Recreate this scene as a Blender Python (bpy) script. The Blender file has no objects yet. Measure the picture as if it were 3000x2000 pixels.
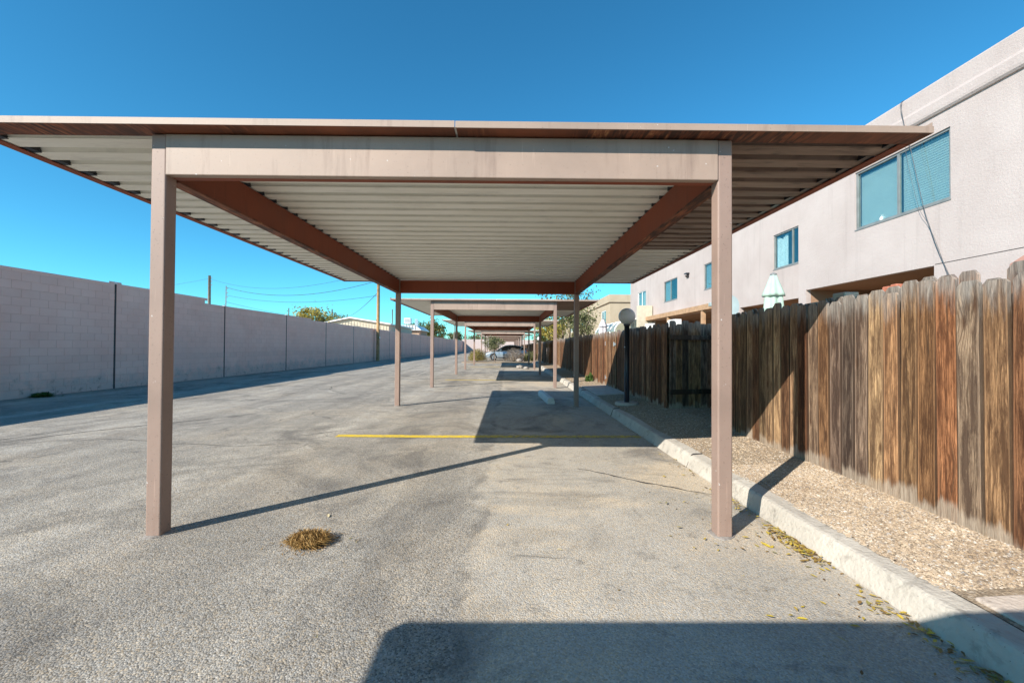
import bpy, math, random
from mathutils import Vector, Matrix, noise as mnoise
random.seed(7)
R = math.radians
SC = bpy.context.scene
COL = SC.collection

# ------------------------------------------------------------------ camera
cam_d = bpy.data.cameras.new('camera'); cam = bpy.data.objects.new('camera', cam_d); COL.objects.link(cam)
cam_d.sensor_width = 36.0; cam_d.lens = 15.0; cam_d.clip_start = 0.05; cam_d.clip_end = 2000
cam.matrix_world = (Matrix.Translation((0, 0, 1.3)) @ Matrix.Rotation(R(-0.55), 4, 'Z')
                    @ Matrix.Rotation(R(90 + 0.72), 4, 'X') @ Matrix.Rotation(R(0.35), 4, 'Z'))
SC.camera = cam
# ------------------------------------------------------------------ sky, sun, exposure
SUN_AZ, SUN_EL = 47.5, 32.0           # light travels towards +X and +Y
W = bpy.data.worlds.new('World'); SC.world = W; W.use_nodes = True
nt = W.node_tree; bgn = nt.nodes['Background']
sky = nt.nodes.new('ShaderNodeTexSky'); sky.sky_type = 'NISHITA'; sky.sun_disc = False
sky.sun_elevation = R(SUN_EL); sky.sun_rotation = R(180 + SUN_AZ)
sky.altitude = 1600; sky.air_density = 1.0; sky.dust_density = 0.3; sky.ozone_density = 1.6
hsv = nt.nodes.new('ShaderNodeHueSaturation'); hsv.inputs['Saturation'].default_value = 1.16
hsv.inputs['Hue'].default_value = 0.495
tnt = nt.nodes.new('ShaderNodeMix'); tnt.data_type = 'RGBA'; tnt.blend_type = 'MULTIPLY'; tnt.inputs[0].default_value = 1.0
tnt.inputs[7].default_value = (0.33, 0.865, 0.94, 1)      # deep clear desert blue, the same all over the dome
nt.links.new(sky.outputs[0], hsv.inputs['Color']); nt.links.new(hsv.outputs[0], tnt.inputs[6]); nt.links.new(tnt.outputs[2], bgn.inputs['Color'])
bgn.inputs['Strength'].default_value = 0.083
sl = bpy.data.lights.new('sun', 'SUN'); sl.energy = 3.0; sl.angle = R(0.32); sl.color = (1.0, 0.93, 0.83)
sun = bpy.data.objects.new('sun', sl); COL.objects.link(sun)
ldir = Vector((math.sin(R(SUN_AZ)) * math.cos(R(SUN_EL)), math.cos(R(SUN_AZ)) * math.cos(R(SUN_EL)), -math.sin(R(SUN_EL))))
sun.rotation_euler = ldir.to_track_quat('-Z', 'Y').to_euler(); sun.location = (-30, -30, 30)
vs = SC.view_settings; vs.view_transform = 'Standard'; vs.look = 'None'; vs.gamma = 1.0; vs.use_curve_mapping = False
vs.exposure = 1.4
SC.cycles.max_bounces = 8; SC.cycles.diffuse_bounces = 4; SC.cycles.transparent_max_bounces = 16
SC.cycles.use_denoising = True

# ------------------------------------------------------------------ helpers
class MB:
    """collects faces; part() links them as one mesh object"""
    def __init__(s): s.v = []; s.f = []; s.m = []
    def add(s, vs, fs, m=0):
        o = len(s.v); s.v += [tuple(p) for p in vs]
        for f in fs: s.f.append([o + i for i in f]); s.m.append(m)
    def box(s, x0, x1, y0, y1, z0, z1, m=0):
        s.add([(x0,y0,z0),(x1,y0,z0),(x1,y1,z0),(x0,y1,z0),(x0,y0,z1),(x1,y0,z1),(x1,y1,z1),(x0,y1,z1)],
              [(0,3,2,1),(4,5,6,7),(0,1,5,4),(1,2,6,5),(2,3,7,6),(3,0,4,7)], m)
    def prism(s, poly, a0, a1, axis='y', m=0):
        """poly of 2-tuples (the two other axes in order), swept along axis"""
        def P(p, a): return (a, p[0], p[1]) if axis == 'x' else (p[0], a, p[1]) if axis == 'y' else (p[0], p[1], a)
        n = len(poly)
        vs = [P(p, a0) for p in poly] + [P(p, a1) for p in poly]
        fs = [(i, (i+1) % n, n + (i+1) % n, n + i) for i in range(n)] + [tuple(range(n))[::-1], tuple(range(n, 2*n))]
        s.add(vs, fs, m)
    def strip(s, poly, a0, a1, axis='x', m=0):
        """open profile swept along axis"""
        def P(p, a): return (a, p[0], p[1]) if axis == 'x' else (p[0], a, p[1])
        n = len(poly)
        s.add([P(p, a0) for p in poly] + [P(p, a1) for p in poly], [(i, i+1, n+i+1, n+i) for i in range(n-1)], m)
    def tube(s, path, rad, n=8, cap=True, m=0):
        path = [Vector(p) for p in path]
        if not isinstance(rad, (list, tuple)): rad = [rad] * len(path)
        rings = []
        up = Vector((0, 0, 1))
        for i, p in enumerate(path):
            t = (path[min(i+1, len(path)-1)] - path[max(i-1, 0)]).normalized()
            a = t.cross(up if abs(t.z) < .95 else Vector((1, 0, 0))).normalized(); b = a.cross(t).normalized()
            rings.append([p + (a * math.cos(2*math.pi*k/n) + b * math.sin(2*math.pi*k/n)) * rad[i] for k in range(n)])
        vs = [q for r in rings for q in r]; fs = []
        for i in range(len(path) - 1):
            for k in range(n):
                fs.append((i*n + k, i*n + (k+1) % n, (i+1)*n + (k+1) % n, (i+1)*n + k))
        if cap: fs += [tuple(range(n)), tuple(range((len(path)-1)*n, len(path)*n))[::-1]]
        s.add(vs, fs, m)
    def lathe(s, prof, cx, cy, n=20, m=0, wob=None):
        vs = []; fs = []
        for j, (r, z) in enumerate(prof):
            for k in range(n):
                a = 2*math.pi*k/n; rr = r * (wob(a, j) if wob else 1)
                vs.append((cx + rr*math.cos(a), cy + rr*math.sin(a), z))
        for j in range(len(prof) - 1):
            for k in range(n): fs.append((j*n+k, j*n+(k+1) % n, (j+1)*n+(k+1) % n, (j+1)*n+k))
        fs += [tuple(range(n))[::-1], tuple(range((len(prof)-1)*n, len(prof)*n))]
        s.add(vs, fs, m)
    def mesh(s, name, mats, off=(0, 0, 0), smooth=False, recalc=False):
        me = bpy.data.meshes.new(name)
        me.from_pydata([(a-off[0], b-off[1], c-off[2]) for a, b, c in s.v], [], s.f)
        for m in (mats if isinstance(mats, (list, tuple)) else [mats]): me.materials.append(m)
        me.polygons.foreach_set('material_index', s.m)
        if smooth: me.polygons.foreach_set('use_smooth', [True] * len(me.polygons))
        me.update()
        if recalc:
            import bmesh
            b = bmesh.new(); b.from_mesh(me); bmesh.ops.recalc_face_normals(b, faces=b.faces[:]); b.to_mesh(me); b.free()
        return me

def tag(o, label=None, cat=None, group=None, kind=None):
    if label: o['label'] = label
    if cat: o['category'] = cat
    if group: o['group'] = group
    if kind: o['kind'] = kind
    return o
def link(name, me, parent=None, loc=(0, 0, 0), rot=None):
    o = bpy.data.objects.new(name, me); COL.objects.link(o); o.location = loc
    if rot: o.rotation_euler = rot
    o.color = (1, 1, 1, 0)
    if parent: o.parent = parent
    return o
def wloc(o):
    p = Vector((0, 0, 0))
    while o: p += o.location; o = o.parent
    return p
def part(name, mb, mats, parent=None, smooth=False, origin=None, recalc=False):
    """mesh from world coordinates; origin or the parent's base is its pivot"""
    base = wloc(parent)
    org = Vector(origin) if origin is not None else base
    return link(name, mb.mesh(name, mats, org, smooth, recalc), parent, org - base)
def empty(name, loc, label, cat, group=None):
    o = bpy.data.objects.new(name, None); COL.objects.link(o); o.location = loc; o.empty_display_size = .2
    return tag(o, label, cat, group)
def copy_tree(o, parent=None):
    c = o.copy(); COL.objects.link(c); c.parent = parent
    for ch in list(o.children): copy_tree(ch, c)
    return c
def bev(o, w=.004, seg=2):
    m = o.modifiers.new('bevel', 'BEVEL'); m.width = w; m.segments = seg; m.limit_method = 'ANGLE'; m.angle_limit = R(40)
    return o

# ------------------------------------------------------------------ materials
class NT:
    def __init__(s, name):
        s.mat = bpy.data.materials.new(name); s.mat.use_nodes = True; s.t = s.mat.node_tree
        s.b = s.t.nodes['Principled BSDF']; s.out = s.t.nodes['Material Output']
    def n(s, typ, **kw):
        nd = s.t.nodes.new(typ)
        for k, v in kw.items():
            if k in nd.inputs.keys(): s.set(nd.inputs[k], v)
            else: setattr(nd, k, v)
        return nd
    def set(s, sock, v):
        if isinstance(v, bpy.types.NodeSocket): s.t.links.new(v, sock)
        else: sock.default_value = v
    def coord(s, kind='Object'): return s.n('ShaderNodeTexCoord').outputs[kind]
    def map(s, v, scale=(1,1,1), loc=(0,0,0)):
        m = s.n('ShaderNodeMapping'); s.set(m.inputs['Vector'], v); m.inputs['Scale'].default_value = scale; s.set(m.inputs['Location'], loc)
        return m.outputs[0]
    def noise(s, v, sc, det=4, rough=.55, dist=0.):
        nd = s.n('ShaderNodeTexNoise', Scale=sc, Detail=det, Roughness=rough, Distortion=dist); s.set(nd.inputs['Vector'], v)
        return nd.outputs['Fac']
    def vor(s, v, sc, out='Distance', feature='F1', rnd=1.0):
        nd = s.n('ShaderNodeTexVoronoi', Scale=sc, Randomness=rnd); nd.feature = feature; s.set(nd.inputs['Vector'], v)
        return nd.outputs[out]
    def ramp(s, f, stops):
        nd = s.n('ShaderNodeValToRGB'); s.set(nd.inputs[0], f); e = nd.color_ramp.elements
        while len(e) < len(stops): e.new(.5)
        for i, (p, c) in enumerate(stops):
            e[i].position = p; e[i].color = (c, c, c, 1) if isinstance(c, (int, float)) else (*c, 1)
        return nd.outputs[0]
    def mix(s, f, a, b, mode='MIX'):
        nd = s.n('ShaderNodeMix', data_type='RGBA', blend_type=mode)
        s.set(nd.inputs[0], f)
        for i, v in ((6, a), (7, b)): s.set(nd.inputs[i], (*v, 1) if isinstance(v, tuple) and len(v) == 3 else v)
        return nd.outputs[2]
    def math(s, op, a, b=0., clamp=False):
        nd = s.n('ShaderNodeMath', operation=op, use_clamp=clamp); s.set(nd.inputs[0], a); s.set(nd.inputs[1], b)
        return nd.outputs[0]
    def sep(s, v):
        nd = s.n('ShaderNodeSeparateXYZ'); s.set(nd.inputs[0], v); return nd.outputs
    def smooth(s, v, a, b):
        nd = s.n('ShaderNodeMapRange', interpolation_type='SMOOTHSTEP'); s.set(nd.inputs[0], v)
        s.set(nd.inputs[1], a); s.set(nd.inputs[2], b); nd.inputs[3].default_value = 0; nd.inputs[4].default_value = 1
        return nd.outputs[0]
    def bump(s, h, strength=.4, dist=.01, prev=None):
        nd = s.n('ShaderNodeBump', Strength=strength, Distance=dist); s.set(nd.inputs['Height'], h)
        if prev is not None: s.set(nd.inputs['Normal'], prev)
        return nd.outputs[0]
    def done(s, col, rough=.7, normal=None, **kw):
        s.set(s.b.inputs['Base Color'], (*col, 1) if isinstance(col, tuple) and len(col) == 3 else col)
        s.set(s.b.inputs['Roughness'], rough)
        if normal is not None: s.set(s.b.inputs['Normal'], normal)
        for k, v in kw.items(): s.set(s.b.inputs[k.replace('_', ' ')], v)
        return s.mat

def plain(name, c, rough=.6, var=.25, sc=6., bump=.1, metallic=0., spec=None):
    t = NT(name); v = t.coord()
    n = t.noise(v, sc, 5); n2 = t.noise(v, sc*9, 3)
    d = tuple(x*(1-var) for x in c); l = tuple(min(1, x*(1+var*.7)) for x in c)
    col = t.mix(t.ramp(n, [(.3, 0), (.7, 1)]), d, l)
    kw = {'Metallic': metallic}
    if spec is not None: kw['Specular_IOR_Level'] = spec
    return t.done(col, rough, t.bump(n2, bump, .005), **kw)

M = {}
def mat_asphalt():
    t = NT('asphalt'); v = t.coord(); x, y, z = t.sep(v)
    wob = t.noise(v, 1.7, 4); wob2 = t.noise(v, 9, 3)
    xs = t.math('ADD', x, t.math('ADD', t.math('MULTIPLY', t.math('SUBTRACT', wob, .5), .35), t.math('MULTIPLY', t.math('SUBTRACT', wob2, .5), .12)))
    stall = t.smooth(xs, -.30, -.14)                         # finer, sandier paving under the carports
    big = t.noise(v, .45, 5, .6, .4); mid = t.noise(v, 2.6, 5, .65); fine = t.noise(v, 30, 2)
    lane = t.noise(t.map(v, (1.1, .09, 1)), 1.0, 5, .6, .3)   # long wheel tracks
    c = t.mix(t.ramp(mid, [(.3, 0), (.72, 1)]), (.315, .293, .26), (.495, .46, .405))
    c = t.mix(t.ramp(lane, [(.40, 0), (.60, .75)]), c, (.25, .232, .207))
    c = t.mix(t.math('MULTIPLY', stall, .50), c, (.48, .435, .37))
    sand = t.ramp(t.noise(v, .75, 6, .62, .8), [(.48, 0), (.62, 1)])
    c = t.mix(t.math('MULTIPLY', sand, t.math('MULTIPLY_ADD', stall, .55) if False else t.math('ADD', t.math('MULTIPLY', stall, .55), .22)), c, (.56, .47, .355))
    dark = t.ramp(t.noise(v, .62, 5, .7, 1.2), [(.50, 0), (.66, .75)])
    c = t.mix(dark, c, (.155, .145, .134))
    # aggregate: every stone its own tone
    cell = t.vor(v, 130, 'Color'); cs = t.sep(cell)[0]
    agg = t.ramp(cs, [(0, .40), (.22, .72), (.55, 1.0), (.9, 1.18), (1, 1.55)])
    aggc = t.mix(t.math('ADD', t.math('MULTIPLY', stall, -.45), .9), (1., 1., 1.), agg)
    c = t.mix(1.0, c, aggc, 'MULTIPLY')
    hue = t.ramp(t.sep(cell)[1], [(0, (.92, .96, 1.0)), (.55, (1., 1., 1.)), (.8, (1.06, 1.0, .90)), (1, (1.12, 1.0, .84))])
    c = t.mix(1.0, c, hue, 'MULTIPLY')
    spot = t.ramp(t.noise(v, 5.5, 4, .7, .6), [(.58, 0), (.70, .5)]); c = t.mix(spot, c, (.13, .12, .11))
    wv = t.n('ShaderNodeVectorMath', operation='ADD'); t.set(wv.inputs[0], v)
    nz = t.n('ShaderNodeTexNoise', Scale=2.3, Detail=3.); t.set(nz.inputs['Vector'], v); sc_ = t.n('ShaderNodeVectorMath', operation='SCALE'); t.set(sc_.inputs[0], nz.outputs['Color']); sc_.inputs['Scale'].default_value = .55; t.set(wv.inputs[1], sc_.outputs[0])
    ce = t.vor(wv.outputs[0], .62, 'Distance', 'DISTANCE_TO_EDGE'); cr = t.math('MULTIPLY', t.math('SUBTRACT', 1., t.smooth(ce, .0015, .010)), t.ramp(big, [(.52, 0), (.60, .6)]))
    c = t.mix(cr, c, (.07, .064, .058))
    sm = t.math('SUBTRACT', 1., t.smooth(t.math('ABSOLUTE', t.math('ADD', xs, .22)), .0, .07)); c = t.mix(t.math('MULTIPLY', sm, t.ramp(t.noise(v, 2.2, 3), [(.40, 0), (.60, .5)])), c, (.13, .12, .11))   # ravelled paving seam
    pits = t.ramp(t.vor(v, 46), [(.02, 0), (.14, 1)])
    c = t.mix(t.math('MULTIPLY', t.math('SUBTRACT', 1., pits), t.math('SUBTRACT', .62, t.math('MULTIPLY', stall, .40))), c, (.10, .095, .09))
    h = t.math('ADD', t.math('MULTIPLY', t.vor(v, 130), -1.), t.math('MULTIPLY', fine, .5))
    nb = t.bump(h, .5, .007)
    return t.done(c, .93, nb, Specular_IOR_Level=.2)

def mat_wood(name, hues, sat=1., bleach=1.):
    t = NT(name); v = t.coord(); rnd = t.n('ShaderNodeObjectInfo').outputs['Random']
    x, y, z = t.sep(v)
    off = t.n('ShaderNodeCombineXYZ', X=t.math('MULTIPLY', rnd, 31.), Y=t.math('MULTIPLY', rnd, 77.), Z=t.math('MULTIPLY', rnd, 53.)).outputs[0]
    vv = t.n('ShaderNodeVectorMath', operation='ADD'); t.set(vv.inputs[0], v); t.set(vv.inputs[1], off); vv = vv.outputs[0]
    # grain bent round knots
    kd = t.vor(t.map(vv, (1, 7.0, 2.1)), 1.0); knot = t.ramp(kd, [(.07, 1), (.15, 0)]); kfield = t.ramp(kd, [(.0, 1), (.42, 0)])
    bend = t.n('ShaderNodeCombineXYZ', X=0., Y=t.math('MULTIPLY', kfield, .035), Z=0.).outputs[0]
    gv = t.n('ShaderNodeVectorMath', operation='ADD'); t.set(gv.inputs[0], vv); t.set(gv.inputs[1], bend); gv = gv.outputs[0]
    grain = t.noise(t.map(gv, (40, 50, 4.2)), 1., 5, .75, .6)
    fig = t.noise(t.map(gv, (9, 11, .8)), 1., 4, .6, 1.6)
    streak = t.noise(t.map(gv, (30, 34, 1.5)), 1., 4, .6)
    wv = t.n('ShaderNodeTexWave', wave_type='BANDS', bands_direction='Y', wave_profile='SIN'); t.set(wv.inputs['Vector'], t.map(gv, (1, 1, .10))); wv.inputs['Scale'].default_value = 19.; wv.inputs['Distortion'].default_value = 7.; wv.inputs['Detail'].default_value = 3.; wv.inputs['Detail Scale'].default_value = 1.6; wv.inputs['Detail Roughness'].default_value = .6
    lines = t.ramp(wv.outputs['Fac'], [(.10, 1), (.34, 0)])
    blot = t.noise(t.map(vv, (6, 17, 2.4)), 1., 6, .72, .25)
    base = t.ramp(rnd, hues)
    val = t.ramp(t.math('FRACT', t.math('MULTIPLY', rnd, 17.3)), [(0, .48), (.3, .92), (.6, 1.32), (.8, .66), (1, 1.55)])
    base = t.mix(1., base, val, 'MULTIPLY')
    c = t.mix(t.ramp(grain, [(.33, 0), (.66, 1)]), t.mix(1., base, (.34, .30, .28), 'MULTIPLY'), t.mix(1., base, (1.42, 1.38, 1.28), 'MULTIPLY'))
    c = t.mix(t.math('MULTIPLY', lines, t.ramp(fig, [(.35, .25), (.6, .8)])), c, t.mix(1., base, (.30, .24, .20), 'MULTIPLY'))
    c = t.mix(t.ramp(blot, [(.43, 0), (.57, .95)]), c, t.mix(1., base, (.28, .24, .23), 'MULTIPLY'))
    c = t.mix(t.ramp(streak, [(.57, 0), (.68, .85)]), c, (.045, .028, .018))
    c = t.mix(t.math('MULTIPLY', knot, .85), c, (.07, .032, .016))
    edge = t.smooth(t.math('ADD', t.math('ABSOLUTE', y), t.math('MULTIPLY', t.math('SUBTRACT', streak, .5), .05)), .050, .066)
    c = t.mix(t.math('MULTIPLY', edge, .42), c, t.mix(1., base, (1.55, 1.5, 1.45), 'MULTIPLY'))
    rim = t.smooth(t.math('ADD', t.math('ABSOLUTE', y), t.math('MULTIPLY', t.math('SUBTRACT', streak, .5), .012)), .0635, .0672); c = t.mix(t.math('MULTIPLY', rim, .8), c, (.035, .022, .015))  # shade of the gaps between boards, painted as dark edge lines
    # weather: grey heads, splash-bleached feet
    wn = t.noise(t.map(vv, (10, 16, 3.0)), 1., 5, .65)
    top = t.smooth(t.math('ADD', z, t.math('MULTIPLY', t.math('SUBTRACT', wn, .5), .5)), 1.34, 1.62)
    c = t.mix(t.math('MULTIPLY', top, .75), c, t.mix(t.ramp(grain, [(.35, 0), (.62, 1)]), (.15, .14, .13), (.40, .375, .34)))
    bot = t.smooth(t.math('ADD', z, t.math('MULTIPLY', t.math('SUBTRACT', t.math('ADD', t.math('MULTIPLY', wn, .6), t.math('MULTIPLY', t.math('FRACT', t.math('MULTIPLY', rnd, 9.7)), .4)), .5), .34)), .10, .03)
    c = t.mix(t.math('MULTIPLY', bot, t.ramp(t.math('FRACT', t.math('MULTIPLY', rnd, 5.3)), [(0, .35), (.5, .75), (1, .9)])), c, t.mix(t.ramp(grain, [(.35, 0), (.6, 1)]), (.24, .185, .135), (.44, .365, .285)))
    nb = t.bump(grain, .9, .008); nb = t.bump(t.math('MULTIPLY', knot, -1.), .4, .006, nb)
    return t.done(c, .85, nb, Specular_IOR_Level=.2)

def mat_paint(name, c, dirt=(.11, .06, .045), chip=True, dirt_amt=.5, rough=.42):
    t = NT(name); v = t.coord()
    n1 = t.noise(v, 1.6, 5, .6, .3); n2 = t.noise(t.map(v, (9, 9, 1.1)), 1., 5, .6); n3 = t.noise(v, 55, 3)
    d = tuple(a*.84 for a in c); l = tuple(min(1, a*1.1) for a in c)
    col = t.mix(t.ramp(n1, [(.3, 0), (.7, 1)]), d, l)
    col = t.mix(t.ramp(n2, [(.56, 0), (.78, dirt_amt)]), col, dirt)
    if chip: col = t.mix(t.ramp(t.noise(v, 26, 2), [(.74, 0), (.77, .8)]), col, (.62, .60, .58))
    col = t.mix(t.ramp(t.noise(v, 70, 2, .5), [(.66, 0), (.72, .55)]), col, tuple(a*.45 for a in c))
    sc_ = t.noise(t.map(v, (55, 55, 2.5)), 1., 2, .5); col = t.mix(t.ramp(sc_, [(.68, 0), (.75, .35)]), col, tuple(min(1, a*1.5) for a in c))
    return t.done(col, t.ramp(n1, [(0, rough+.02), (1, rough+.25)]), t.bump(t.math('ADD', n3, t.math('MULTIPLY', n1, 2.)), .10, .004))

def mat_deck():
    t = NT('painted_steel_deck'); v = t.coord(); x, y, z = t.sep(v)
    oi = t.n('ShaderNodeObjectInfo'); rnd = oi.outputs['Random']; al = oi.outputs['Alpha']
    sh = t.n('ShaderNodeCombineXYZ', X=0., Y=t.math('MULTIPLY', rnd, 7.), Z=0.).outputs[0]
    vv = t.n('ShaderNodeVectorMath', operation='ADD'); t.set(vv.inputs[0], v); t.set(vv.inputs[1], sh); vv = vv.outputs[0]
    n1 = t.noise(t.map(vv, (.9, 5, 1)), 1., 5, .6, .4); n2 = t.noise(t.map(vv, (3, 12, 1)), 1., 6, .65)
    col = t.mix(t.ramp(n1, [(.32, 0), (.7, 1)]), (.78, .77, .69), (.885, .88, .82))
    col = t.mix(t.ramp(n2, [(.53, 0), (.75, .45)]), col, (.46, .455, .42))
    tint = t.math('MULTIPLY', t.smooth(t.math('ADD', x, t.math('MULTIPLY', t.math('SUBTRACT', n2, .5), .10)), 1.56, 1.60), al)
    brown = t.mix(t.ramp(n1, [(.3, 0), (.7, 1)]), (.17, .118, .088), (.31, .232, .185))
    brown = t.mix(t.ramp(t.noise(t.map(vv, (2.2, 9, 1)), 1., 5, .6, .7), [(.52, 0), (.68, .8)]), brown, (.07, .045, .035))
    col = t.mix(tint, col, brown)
    return t.done(col, .5, t.bump(n2, .05, .003))

def mat_block():
    t = NT('painted_block'); v = t.coord(); rnd = t.n('ShaderNodeObjectInfo').outputs['Random']
    geo = t.n('ShaderNodeNewGeometry'); isl = geo.outputs['Random Per Island']; wp = geo.outputs['Position']
    x, y, z = t.sep(wp)
    tone = t.ramp(t.math('FRACT', t.math('ADD', rnd, isl)), [(0, .975), (.5, 1.0), (1, 1.02)])
    n1 = t.noise(wp, 1.1, 5, .6); n2 = t.noise(wp, 45, 4, .6)
    c = t.mix(t.ramp(n1, [(.3, 0), (.7, 1)]), (.90, .53, .425), (.95, .61, .50))
    row = t.n('ShaderNodeTexWhiteNoise', noise_dimensions='1D'); t.set(row.inputs['W'], t.math('FLOOR', t.math('MULTIPLY', z, 5.)))
    c = t.mix(1., c, t.math('ADD', t.math('MULTIPLY', row.outputs[0], .06), .97), 'MULTIPLY')
    c = t.mix(1., c, tone, 'MULTIPLY')
    foot = t.smooth(t.math('ADD', z, t.math('MULTIPLY', t.math('SUBTRACT', t.noise(wp, 2.4, 6, .65), .5), 1.6)), .62, .05)
    c = t.mix(t.math('MULTIPLY', foot, .55), c, (.50, .46, .42))
    c = t.mix(t.math('MULTIPLY', t.math('MULTIPLY', foot, t.ramp(t.noise(wp, 7, 5, .7), [(.55, 0), (.66, 1)])), .6), c, (.20, .15, .12))
    return t.done(c, .9, t.bump(n2, .35, .006), Specular_IOR_Level=.2)

def mat_stucco(name, a, b, joint=True):
    t = NT(name); wp = t.n('ShaderNodeNewGeometry').outputs['Position']
    n1 = t.noise(wp, .8, 5, .6); n2 = t.noise(wp, 26, 5, .62, .5); drip = t.noise(t.map(wp, (5, 5, .30)), 1., 5, .65)
    tr = t.noise(t.map(wp, (1, 5, 22)), 1., 4, .6, .6)
    c = t.mix(t.ramp(n1, [(.3, 0), (.7, 1)]), a, b)
    c = t.mix(t.ramp(drip, [(.54, 0), (.74, .38)]), c, tuple(q*.72 for q in a))
    nb = t.bump(n2, .5, .012); nb = t.bump(tr, .3, .012, nb)
    return t.done(c, .92, nb, Specular_IOR_Level=.15)

def mat_concrete(name, a=(.50, .46, .40), b=(.66, .61, .54)):
    t = NT(name); v = t.coord(); dz = t.sep(v)[2]
    n1 = t.noise(v, 2.2, 6, .65, .4); n2 = t.noise(v, 60, 4); sp = t.vor(v, 38)
    c = t.mix(t.ramp(n1, [(.3, 0), (.7, 1)]), a, b)
    c = t.mix(t.ramp(t.noise(v, .9, 5), [(.55, 0), (.7, .45)]), c, tuple(q*.62 for q in a))
    c = t.mix(t.ramp(sp, [(.06, .75), (.12, 0)]), c, (.13, .12, .115))
    c = t.mix(t.ramp(t.noise(v, 7, 5, .7, .5), [(.54, 0), (.68, .6)]), c, tuple(q*.5 for q in a))
    return t.done(c, .9, t.bump(t.math('ADD', n2, t.math('MULTIPLY', sp, -.8)), .5, .008), Specular_IOR_Level=.2)

def mat_gravel(name):
    t = NT(name); isl = t.n('ShaderNodeNewGeometry').outputs['Random Per Island']; v = t.coord()
    c = t.ramp(isl, [(0, (.10, .085, .075)), (.12, (.22, .165, .12)), (.35, (.34, .25, .165)), (.6, (.40, .295, .19)), (.82, (.45, .37, .275)), (.94, (.60, .56, .50)), (1, (.20, .21, .23))])
    c = t.mix(.3, c, t.mix(t.ramp(t.noise(v, 2.5, 5, .7), [(.35, 0), (.65, 1)]), (.20, .15, .105), (.60, .49, .36)))
    return t.done(c, .85, t.bump(t.noise(v, 120, 3), .2, .002))
def mat_soil():
    t = NT('gravel_soil'); v = t.coord()
    c = t.ramp(t.sep(t.vor(v, 75, 'Color'))[0], [(0, (.12, .095, .07)), (.4, (.27, .21, .15)), (.8, (.40, .32, .23)), (1, (.52, .46, .38))])
    c = t.mix(.45, c, t.mix(t.noise(v, 1.2, 5), (.25, .19, .13), (.40, .32, .23)))
    return t.done(c, .95, t.bump(t.vor(v, 75), .6, .01), Specular_IOR_Level=.15)
def mat_leaf(name, stops, rough=.6, trans=.25):
    t = NT(name); isl = t.n('ShaderNodeNewGeometry').outputs['Random Per Island']
    c = t.ramp(isl, stops)
    m = t.done(c, rough, None, Specular_IOR_Level=.25)
    tr = t.n('ShaderNodeBsdfTranslucent'); t.set(tr.inputs[0], c)
    mx = t.n('ShaderNodeMixShader'); mx.inputs[0].default_value = trans
    t.t.links.new(t.b.outputs[0], mx.inputs[1]); t.t.links.new(tr.outputs[0], mx.inputs[2]); t.t.links.new(mx.outputs[0], t.out.inputs[0])
    return m
def mat_glass(name, tint=(.86, .94, .94), refl=.28):
    t = NT(name)
    tr = t.n('ShaderNodeBsdfTransparent'); tr.inputs[0].default_value = (*tint, 1)
    gl = t.n('ShaderNodeBsdfGlossy'); gl.inputs['Roughness'].default_value = .03; gl.inputs[0].default_value = (.80, .88, .86, 1)
    fr = t.n('ShaderNodeFresnel'); fr.inputs[0].default_value = 1.7
    mx = t.n('ShaderNodeMixShader'); t.set(mx.inputs[0], t.math('ADD', t.math('MULTIPLY', fr.outputs[0], refl), .07, True))
    t.t.links.new(tr.outputs[0], mx.inputs[1]); t.t.links.new(gl.outputs[0], mx.inputs[2]); t.t.links.new(mx.outputs[0], t.out.inputs[0])
    return t.mat

M['asphalt'] = mat_asphalt()
WH_A = [(0, (.22, .115, .062)), (.16, (.35, .19, .095)), (.32, (.45, .285, .155)), (.48, (.30, .15, .075)), (.62, (.52, .36, .205)), (.78, (.31, .185, .11)), (.9, (.47, .295, .155)), (1, (.25, .13, .07))]
WH_B = [(0, (.17, .075, .038)), (.25, (.31, .145, .07)), (.5, (.23, .10, .05)), (.72, (.38, .20, .105)), (.88, (.26, .13, .07)), (1, (.44, .28, .165))]
WH_C = [(0, (.16, .115, .095)), (.35, (.27, .19, .13)), (.65, (.20, .15, .12)), (1, (.34, .25, .17))]
M['wood_a'] = mat_wood('fence_wood_golden', WH_A); M['wood_b'] = mat_wood('fence_wood_redbrown', WH_B); M['wood_c'] = mat_wood('fence_wood_grey', WH_C)
M['paint'] = mat_paint('mauve_brown_paint', (.37, .272, .214))
M['paint_post'] = mat_paint('mauve_brown_post_paint', (.30, .208, .168), dirt=(.165, .09, .065), dirt_amt=.3)
M['oxide'] = mat_paint('red_oxide_paint', (.235, .052, .018), dirt=(.10, .022, .010), chip=False, rough=.5)  # steel paint for beams out of the sun, shade put into the colour
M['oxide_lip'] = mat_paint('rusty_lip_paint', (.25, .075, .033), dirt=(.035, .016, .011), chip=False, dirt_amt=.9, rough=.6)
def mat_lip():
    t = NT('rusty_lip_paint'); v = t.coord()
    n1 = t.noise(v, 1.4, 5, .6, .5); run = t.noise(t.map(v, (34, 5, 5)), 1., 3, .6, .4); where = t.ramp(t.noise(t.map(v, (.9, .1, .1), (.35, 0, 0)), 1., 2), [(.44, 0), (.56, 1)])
    c = t.mix(t.ramp(n1, [(.35, 0), (.65, 1)]), (.10, .035, .018), (.27, .085, .036))  # dark base has the underside's shade put in; the runs are rust
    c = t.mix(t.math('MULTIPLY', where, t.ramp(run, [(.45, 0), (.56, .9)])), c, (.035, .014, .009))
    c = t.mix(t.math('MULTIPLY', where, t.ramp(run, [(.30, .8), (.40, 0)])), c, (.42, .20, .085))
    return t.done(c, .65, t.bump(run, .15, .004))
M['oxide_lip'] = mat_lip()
M['deck'] = mat_deck()
M['block'] = mat_block()
M['mortar'] = plain('painted_mortar', (.78, .465, .375), .95, .08)
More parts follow.
